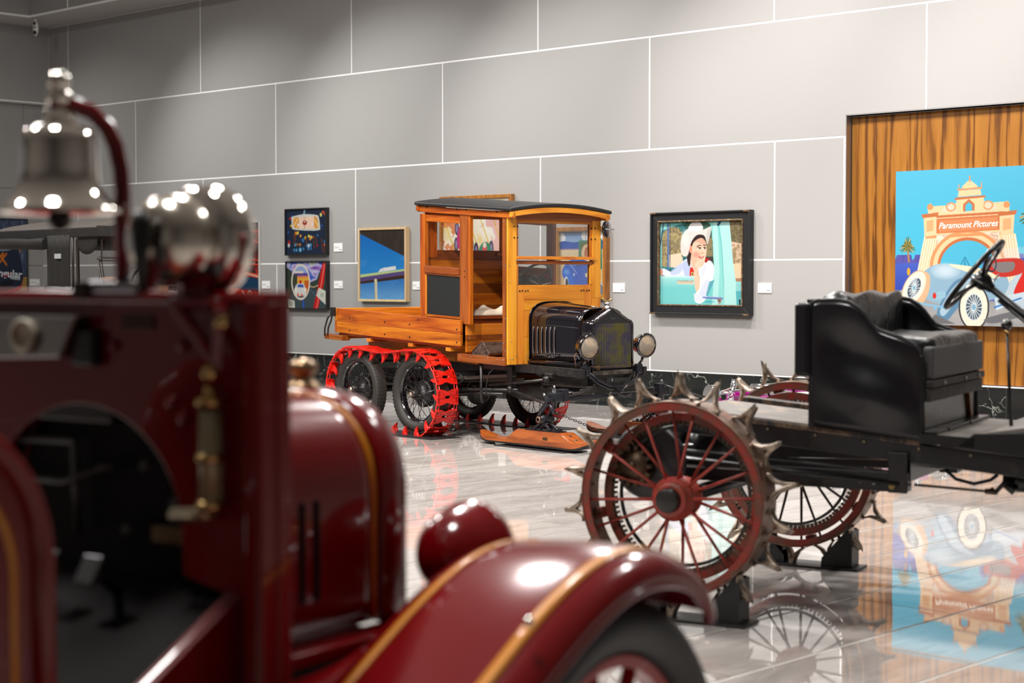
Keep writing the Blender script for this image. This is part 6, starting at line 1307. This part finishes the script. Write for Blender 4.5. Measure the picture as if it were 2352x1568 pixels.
# bell on its gooseneck
bl_ = node('bell', fe, (-.80, -.007, 1.617))
MB().lathe((0, 0, 0), (0, 0, 1), [(0.01, 0.0911), (0.0, 0.1046), (-0.0017, 0.1114), (0.005, 0.1121), (0.0133, 0.1026), (0.0249, 0.0905), (0.0398, 0.0803), (0.0581, 0.0729), (0.083, 0.0709), (0.1328, 0.0695), (0.1461, 0.0662), (0.156, 0.0554), (0.1618, 0.0378), (0.1643, 0.0203), (0.1643, 0.0)], 56).build('bell_body', CHRO, bl_)
MB().lathe((0, 0, .162), (0, 0, 1), [(0, .026), (.008, .032), (.016, .030), (.028, .014), (.034, .014)], 24).build('bell_crown', CHRO, bl_)
MB().ball((0, 0, -.012), .022, 14).build('clapper', BLK, bl_); MB().cyl((0, 0, 0), (0, 0, .1), .006).build('clapper_rod', BLK, bl_)
MB().lathe((0, 0, .210), (0, 0, 1), [(-.012, .0), (-.012, .022), (.012, .022), (.016, .014), (.022, .02), (.036, .022), (.048, .014), (.052, 0)], 20).build('finial', CHRO, bl_)
MB().tube([(-.015, .009, .198), (.02, -.012, .199), (.05, -.029, .188), (.075, -.044, .160), (.090, -.052, .125), (.098, -.057, .08), (.10, -.058, .03), (.10, -.058, -.15)], .016, 14).build('gooseneck', FR_, bl_)
# bonnet and radiator
hd = node('bonnet', fe)
def fsec(x, hw, zb, zt, n=14, pw=2.45):
    zs_ = zt - .22; pts = [(x, -hw, zb + (zs_ - zb) * k / 4) for k in range(5)]
    for k in range(1, n + 1):
        a = PI / 2 * k / n; pts.append((x, -hw * max(0, math.cos(a)) ** (2 / pw), zs_ + (zt - zs_) * math.sin(a) ** (2 / pw)))
    return pts + [(x, -y, z) for x, y, z in pts[-2::-1]]
ff = lambda x: (.275 - .055 * (x + .66), .79, 1.290 - .075 * (x + .66))
MB().grid([fsec(-.66 + .48 * i / 10, *ff(-.66 + .48 * i / 10)) for i in range(11)]).build('hood_shell', FR_, hd, solid=.004)
MB().grid([[Vector((x, y * 1.008, .002 + z)) for x, y, z in fsec(q, *ff(q))] for q in (-.200, -.184)]).build('gold_band', GOLD, hd, solid=.003)
for k in range(3):
    x = -.475 + k * .045; MB().b2(x - .008, x + .010, -ff(x)[0] - .006, -ff(x)[0] + .001, .86, 1.06).build('louvre', DARK, hd, .003)
rs = fsec(-.16, .262, .76, 1.302)
MB().grid([fsec(-.178, .254, .76, 1.252), fsec(-.165, .260, .76, 1.260), fsec(-.10, .260, .76, 1.260), fsec(-.09, .250, .77, 1.250)]).build('radiator_shell', FR_, hd, solid=.004)
MB().prism([(y, z) for x, y, z in fsec(-.10, .25, .77, 1.246)], lambda a, b: (-.12, a, b), lambda a, b: (-.10, a, b)).build('radiator_core', DARK, hd)
MB().lathe((-.13, 0, 1.258), (0, 0, 1), [(0, .04), (.012, .034), (.02, .022), (.03, .022), (.034, .032), (.052, .032), (.062, .018), (.066, 0)], 20).build('radiator_cap', flat('old_bronze', (.36, .24, .14), .3, .9), hd)
MB().b2(-.66, -.10, -.33, -.25, .755, .785).build('hood_shelf', FR_, hd, .006)
# headlamp (seen from behind)
for sg in (-1, 1):
    hl = node('headlamp', fe, (-.06, sg * .375, .922))
    MB().lathe((0, 0, 0), (1, 0, 0), [(-.10, 0), (-.098, .02), (-.085, .05), (-.055, .078), (-.02, .094), (.02, .101), (.03, .108), (.05, .108), (.055, .098)], 40).build('bowl', FR_, hl)
    MB().lathe((0, 0, 0), (1, 0, 0), [(.052, 0), (.052, .1)], 30).build('lens', flat('lamp_glass', (.7, .72, .72), .08, .6), hl)
    MB().tube([(-.02, 0, -.09), (-.02, 0, -.16), (-.03, -sg * .08, -.22)], .014, 10).build('stalk', BLK, hl)
# front fenders and wheels
PR = [(.205, .805), (.195, .835), (.16, .88), (.10, .92), (.02, .947), (-.08, .955), (-.18, .942), (-.28, .91), (-.38, .865), (-.50, .80), (-.65, .715), (-.80, .635), (-.98, .55), (-1.15, .50), (-1.4, .48), (-2.2, .48)]
def fend(sg, P, X_):
    out = []
    n = len(P)
    for i, (u, z) in enumerate(P):
        u0, z0 = P[max(i - 1, 0)]; u1, z1 = P[min(i + 1, n - 1)]; d = Vector((u1 - u0, 0, z1 - z0)).normalized(); nrm = Vector((d.z, 0, -d.x)) if d.x < 0 else Vector((-d.z, 0, d.x))
        if nrm.z < 0 and abs(nrm.z) > .2: nrm = -nrm
        out.append([Vector((u, sg * w_, z)) + nrm * h for w_, h in X_])
    return out
def dense(P, k=4):
    Q = []
    for i in range(len(P) - 1):
        p0, p1, p2, p3 = (np.array(P[min(max(i + d, 0), len(P) - 1)]) for d in (-1, 0, 1, 2))
        for j in range(k): t = j / k; Q.append(tuple(.5 * (2 * p1 + (-p0 + p2) * t + (2 * p0 - 5 * p1 + 4 * p2 - p3) * t * t + (-p0 + 3 * p1 - 3 * p2 + p3) * t ** 3)))
    return Q + [P[-1]]
PD = dense(PR)
for sg in (-1, 1):
    fd = node('front_fender', fe)
    MB().grid(fend(sg, PD, [(.845, -.05), (.848, -.035), (.84, -.015), (.81, .004), (.75, .014), (.64, .014), (.54, .006), (.47, -.004), (.455, -.012), (.45, -.03), (.445, -.06)])).build('fender_skin', FR_, fd, solid=.004)
    MB().tube([p[0] for p in fend(sg, PD, [(.845, -.052)])], .008, 8).build('rolled_edge', FR_, fd)
    MB().grid(fend(sg, PD[6:], [(.792, .012), (.766, .0145)])).build('gold_stripe', GOLD, fd, solid=.002)
    MB().grid(fend(sg, PD[12:], [(.512, .0065), (.494, .0055)])).build('gold_stripe', GOLD, fd, solid=.002)
    MB().grid([[p[0], Vector((p[0].x, sg * .33, .74))] for p in fend(sg, PD[16:48], [(.447, -.03)])]).build('splash_apron', FR_, fd, solid=.003)
    wh = node('wheel', fe, (-.045, sg * .71, .432))
    MB().lathe((0, 0, 0), (0, 1, 0), [(.060 * math.sin(t), .372 + .060 * math.cos(t)) for t in [R(-155 + 310 * k / 24) for k in range(25)]], 72).build('tyre', flat('grey_tyre_rubber', (.030, .031, .034), .5), wh)
    MB().lathe((0, 0, 0), (0, 1, 0), [(-.026, .318), (.026, .318), (.026, .29), (-.026, .29)], 56, closed=True, smooth=False).build('felloe', FR2 if 0 else flat('spoke_red_paint', (.42, .012, .012), .3, 0, coat=.4), wh, .004)
    MB().lathe((0, 0, 0), (0, 1, 0), [(-.035, .318), (-.03, .332), (.03, .332), (.035, .318)], 56).build('rim', DARK, wh)
    for k in range(12):
        a = 2 * PI * (k + .25) / 12; MB().tube([(.05 * math.cos(a), 0, .05 * math.sin(a)), (.14 * math.cos(a), 0, .14 * math.sin(a)), (.292 * math.cos(a), 0, .292 * math.sin(a))], [.016, .019, .015], 10).build('spoke', MATS['spoke_red_paint'], wh)
    MB().lathe((0, 0, 0), (0, 1, 0), [(-.07, 0), (-.07, .03), (-.04, .035), (-.03, .07), (.03, .07), (.06, .06), (.06, 0)], 28).build('hub', MATS['spoke_red_paint'], wh)
MB().ball((-.45, -.815, .895), .010, 10).build('fender_bolt', CHRO, fe)
MB().cyl((0, -.68, .432), (0, .68, .432), .025).build('front_axle', DARK, fe)
for y in (-.3, .3): MB().b2(-3.4, .05, y - .025, y + .025, .50, .60).build('frame_rail', DARK, fe, .004)
MB().b2(-.62, -.12, -.2, .2, .50, .76).build('engine_block', DARK, fe, .02)
# body behind the driver
bd = node('seat_body', fe)
cv = [(-2.9, .60), (-1.215, .60), (-1.215, 1.07)] + [(-1.215 - .20 * (1 - math.cos(t)), 1.07 + .22 * math.sin(t)) for t in [PI / 2 * k / 10 for k in range(1, 11)]] + [(-2.9, 1.36)]
for sg in (-1, 1):
    MB().prism(cv, lambda a, b: (a, sg * .45, b), lambda a, b: (a, sg * .425, b)).build('side_panel', FR_, bd)
    MB().tube([(a, sg * .452, b) for a, b in cv[1:]], .018, 12).build('edge_bead', FR_, bd)
    ins = [(-1.262, .60), (-1.262, 1.06)] + [(-1.262 - .17 * (1 - math.cos(t)), 1.06 + .175 * math.sin(t)) for t in [PI / 2 * k / 10 for k in range(1, 11)]]
    MB().grid([[(a, sg * .4515, b), (a - .013, sg * .4515, b - .003)] for a, b in ins]).build('gold_stripe', GOLD, bd, solid=.002)
MB().b2(-2.0, -1.35, -.42, .42, .95, 1.06).build('seat_cushion', VINY, bd, .03, segs=3); MB().b2(-2.1, -2.0, -.42, .42, .95, 1.45).build('seat_back', VINY, bd, .02); MB().b2(-2.9, -1.3, -.42, .42, .645, .94).build('seat_box', FR_, bd)

# ================================================================== BLACK TOURING CAR AT THE BACK LEFT
tc = thing('touring_car', 'black open touring car with folded-up side curtains standing behind the silver bell', 'car', (-4.05, 18.9, 0), TA)
HOODM = worn('old_hood_cloth', (.006, .0045, .0035), (.045, .028, .014), .75, .30, 5); BRN = flat('brown_black_frame', (.035, .025, .02), .4, .2)
rows = []
for i in range(15):
    u_ = .12 - 2.9 * i / 14; rows.append([(u_, .64 * t_, 2.02 + .115 * (1 - abs(t_) ** 2.4) - (.03 if i in (0, 14) else 0) + .012 * math.sin(i * 1.3) * (1 - t_ * t_)) for t_ in [-1 + k / 8 for k in range(17)]])
MB().grid(rows).build('roof_cloth', flat('dusty_roof_cloth', (.085, .072, .062), .8), tc, solid=.015)
MB().b2(-2.78, .13, -.655, -.635, 1.93, 2.035).build('roof_valance', HOODM, tc, .01); MB().b2(-2.78, .13, .635, .655, 1.93, 2.035).build('roof_valance', HOODM, tc, .01); MB().b2(.10, .125, -.65, .65, 1.93, 2.05).build('front_valance', HOODM, tc, .01)
for sg in (-1, 1):
    MB().tube([(-2.7, sg * .66, 1.885), (-1.9, sg * .67, 1.88), (-1.5, sg * .67, 1.87), (-1.15, sg * .67, 1.87), (-1.08, sg * .66, 1.87)], [.06, .066, .062, .07, .06], 14).build('rolled_curtain', HOODM, tc)
    rows = [[(-1.08 + .58 * j / 10, sg * (.655 + .008 * math.sin(2.2 * j + 3 * z)), z) for j in range(11)] for z in (1.36, 1.40, 1.5, 1.65, 1.8, 1.96)]
    MB().grid(rows).build('side_curtain', HOODM, tc, solid=.012); MB().tube([(-1.10, sg * .66, 1.375), (-.48, sg * .66, 1.36)], .025, 10).build('curtain_hem', HOODM, tc)
    MB().b2(-.86, -.70, sg * .668, sg * .672, 1.70, 1.755).build('curtain_label', flat('clear_film', (.45, .46, .45), .3), tc) if sg < 0 else None
    MB().tube([(-.47, sg * .64, 1.35), (-.47, sg * .64, 1.98)], .014, 8).build('curtain_rod', BRN, tc); MB().tube([(-.36, sg * .63, 1.2), (-.38, sg * .63, 1.9), (-.30, sg * .62, 1.97)], .02, 8).build('hood_bow', BRN, tc)
    rows = [[(-.38 + .46 * j / 8, sg * .63, z0 + (1.99 - z0) * k / 4) for k in range(5)] for j in range(9) for z0 in [1.99 - .25 * (math.sin(PI * (j + 1.5) / 11) ** .5)]]
    MB().grid(rows).build('quarter_cloth', HOODM, tc, solid=.01)
ws = [(y, z) for y, z in ((-.56, 1.70), (-.56, 1.90), (-.53, 1.945), (-.48, 1.955), (.48, 1.955), (.53, 1.945), (.56, 1.90), (.56, 1.70))]
MB().tube([(.05, y, z) for y, z in ws] , .013, 8, closed=True).build('upper_windscreen_frame', BRN, tc); MB().b2(.047, .053, -.55, .55, 1.71, 1.95).build('upper_pane', PANE, tc)
MB().tube([(.05, -.56, 1.68), (.12, -.56, 1.40), (.12, .56, 1.40), (.05, .56, 1.68)], .013, 8, closed=True).build('lower_windscreen_frame', BRN, tc)
for sg in (-1, 1): MB().ball((.05, sg * .585, 1.69), .03, 12).build('windscreen_hinge', BRN, tc); MB().tube([(.05, sg * .60, 1.69), (.16, sg * .62, 1.42), (.30, sg * .62, 1.15)], .014, 8).build('windscreen_stay', BRN, tc)
stw = node('steering_wheel', tc, (-.30, .20, 1.47), (0, R(32), 0))
MB().tube([(0, .21 * math.cos(t), .21 * math.sin(t)) for t in [2 * PI * k / 36 for k in range(36)]], .014, 8, closed=True).build('rim', BRN, stw)
for k in range(4): a_ = PI / 4 + k * PI / 2; MB().tube([(.02, 0, 0), (0, .21 * math.cos(a_), .21 * math.sin(a_))], .009, 6).build('spoke', BRN, stw)
MB().cyl((0, 0, 0), (.6, 0, 0), .02).build('column', BRN, stw)
MB().b2(.10, .14, -.20, .20, 1.30, 1.40).build('dash_rail', flat('old_dash_wood', (.14, .06, .02), .4), tc); MB().b2(.06, .2, -.60, -.45, 1.36, 1.50).build('lamp_box', flat('old_dash_wood', (.14, .06, .02), .4), tc, .01)
PLT = worn('rusty_plate', (.52, .33, .17), (.25, .10, .05), .6, .42, 22)
lp = MB().b2(.205, .212, -.375, -.105, 1.318, 1.437).build('licence_plate', PLT, tc, .002)
text('plate_number', '28-719', .105, flat('plate_brown', (.14, .05, .02), .6), tc, (.2135, -.24, 1.378), (PI / 2, 0, PI / 2), .0008, 0, 'CENTER', .003, 1, .78)
MB().b2(-2.0, .1, -.60, .60, .70, 1.25).build('body_tub', BLACKP, tc, .06, segs=3); MB().b2(.1, .95, -.33, .33, .72, 1.22).build('bonnet', BLACKP, tc, .08, segs=4); MB().b2(.95, 1.0, -.28, .28, .66, 1.20).build('radiator', DARK, tc, .02)
MB().b2(-2.1, 1.0, -.4, -.34, .60, .68).build('frame_rail', DARK, tc); MB().b2(-2.1, 1.0, .34, .4, .60, .68).build('frame_rail', DARK, tc); MB().b2(-1.4, .6, -.82, -.60, .50, .53).build('running_board', DARK, tc); MB().b2(-1.4, .6, .60, .82, .50, .53).build('running_board', DARK, tc)
w0 = [c for c in truck.children if c.name.startswith('wheel')][0]
for x in (-1.75, .85):
    for sg in (-1, 1):
        c = copy_tree(w0, tc); c.location = (x, sg * .70, .38); c.rotation_euler = (0, 0, 0 if sg < 0 else PI)
        MB().tube([(x + .46 * math.cos(t), sg * .70, .38 + .46 * math.sin(t)) for t in [R(15 + 15 * k) for k in range(11)]], .01).build('fender_edge', BLACKP, tc)
        MB().grid([[(x + .46 * math.cos(t), sg * .58, .38 + .46 * math.sin(t)), (x + .46 * math.cos(t), sg * .80, .38 + .46 * math.sin(t))] for t in [R(15 + 15 * k) for k in range(11)]]).build('fender', BLACKP, tc, solid=.006)

for sg in (-1, 1):
    c = copy_tree(w0, trc); c.location = (2.2, sg * .70, .38); c.rotation_euler = (0, 0, 0 if sg < 0 else PI)
MB().bar((2.2, -.66, .40), (2.2, .66, .40), .05, .05).build('front_axle', TBLK, trc, .006); MB().bar((2.2, -.06, .42), (2.2, -.06, .56), .10, .3).build('spring_block', TBLK, trc)
# ================================================================== MAGENTA SHOW CHASSIS BEHIND THE TRACTOR
MAG = flat('magenta_candy_paint', (.38, .004, .24), .2, 0, coat=1); CH2 = flat('bright_chrome', (.85, .86, .88), .08, 1)
mc = thing('show_chassis', 'low bright magenta show-car chassis with chrome arms behind the spiked wheel', 'chassis', (3.02, 16.6, 0), TA - .38)
mc_ = node('raised_frame', mc, (0, 0, .09))
for x in (-1.2, 1.2):
    for sg in (-1, 1): MB().lathe((x, sg * .36, 0), (0, 0, 1), [(0, .12), (.01, .11), (.05, .04), (.26, .035), (.27, 0)], 16).build('axle_stand', CH2, mc)
for sg in (-1, 1):
    MB().tube([(-1.3, sg * .36, .16), (-.6, sg * .40, .14), (-.45, sg * .40, .14), (.5, sg * .40, .15), (.8, sg * .36, .22), (1.3, sg * .34, .22)], .05, 4, smooth=False).build('side_rail', MAG, mc_, .004)
    for x in (-1.0, 1.0):
        MB().tube([(x - .12, sg * .42, .26), (x, sg * .68, .21), (x + .12, sg * .42, .26)], .016, 8).build('upper_arm', CH2, mc_); MB().tube([(x - .16, sg * .42, .13), (x, sg * .70, .12), (x + .16, sg * .42, .13)], .02, 8).build('lower_arm', MAG, mc_)
        MB().cyl((x, sg * .66, .17), (x, sg * .74, .17), .14).build('brake_disc', CH2, mc_); MB().tube([(x, sg * .50, .12), (x, sg * .44, .36)], .035, 12).build('coil_spring', CH2, mc_)
for x in (-1.2, -.5, .3, 1.15): MB().b2(x - .05, x + .05, -.38, .38, .12, .22).build('cross_member', MAG, mc_, .01)
MB().b2(-.2, .6, -.2, .2, .10, .28).build('gearbox', flat('pale_casting', (.75, .74, .70), .4, .2), mc_, .03); MB().b2(.62, 1.1, -.25, .25, .16, .30).build('engine_sump', MATS['pale_casting'], mc_, .03)
MB().tube([(-1.3, -.18, .12), (-.4, -.22, .11), (.6, -.25, .14)], .03, 10).build('exhaust_pipe', CH2, mc_); MB().lathe((-.9, 0, .26), (0, 1, 0), [(-.3, 0), (-.3, .06), (.3, .06), (.3, 0)], 20).build('rear_axle', CH2, mc_)
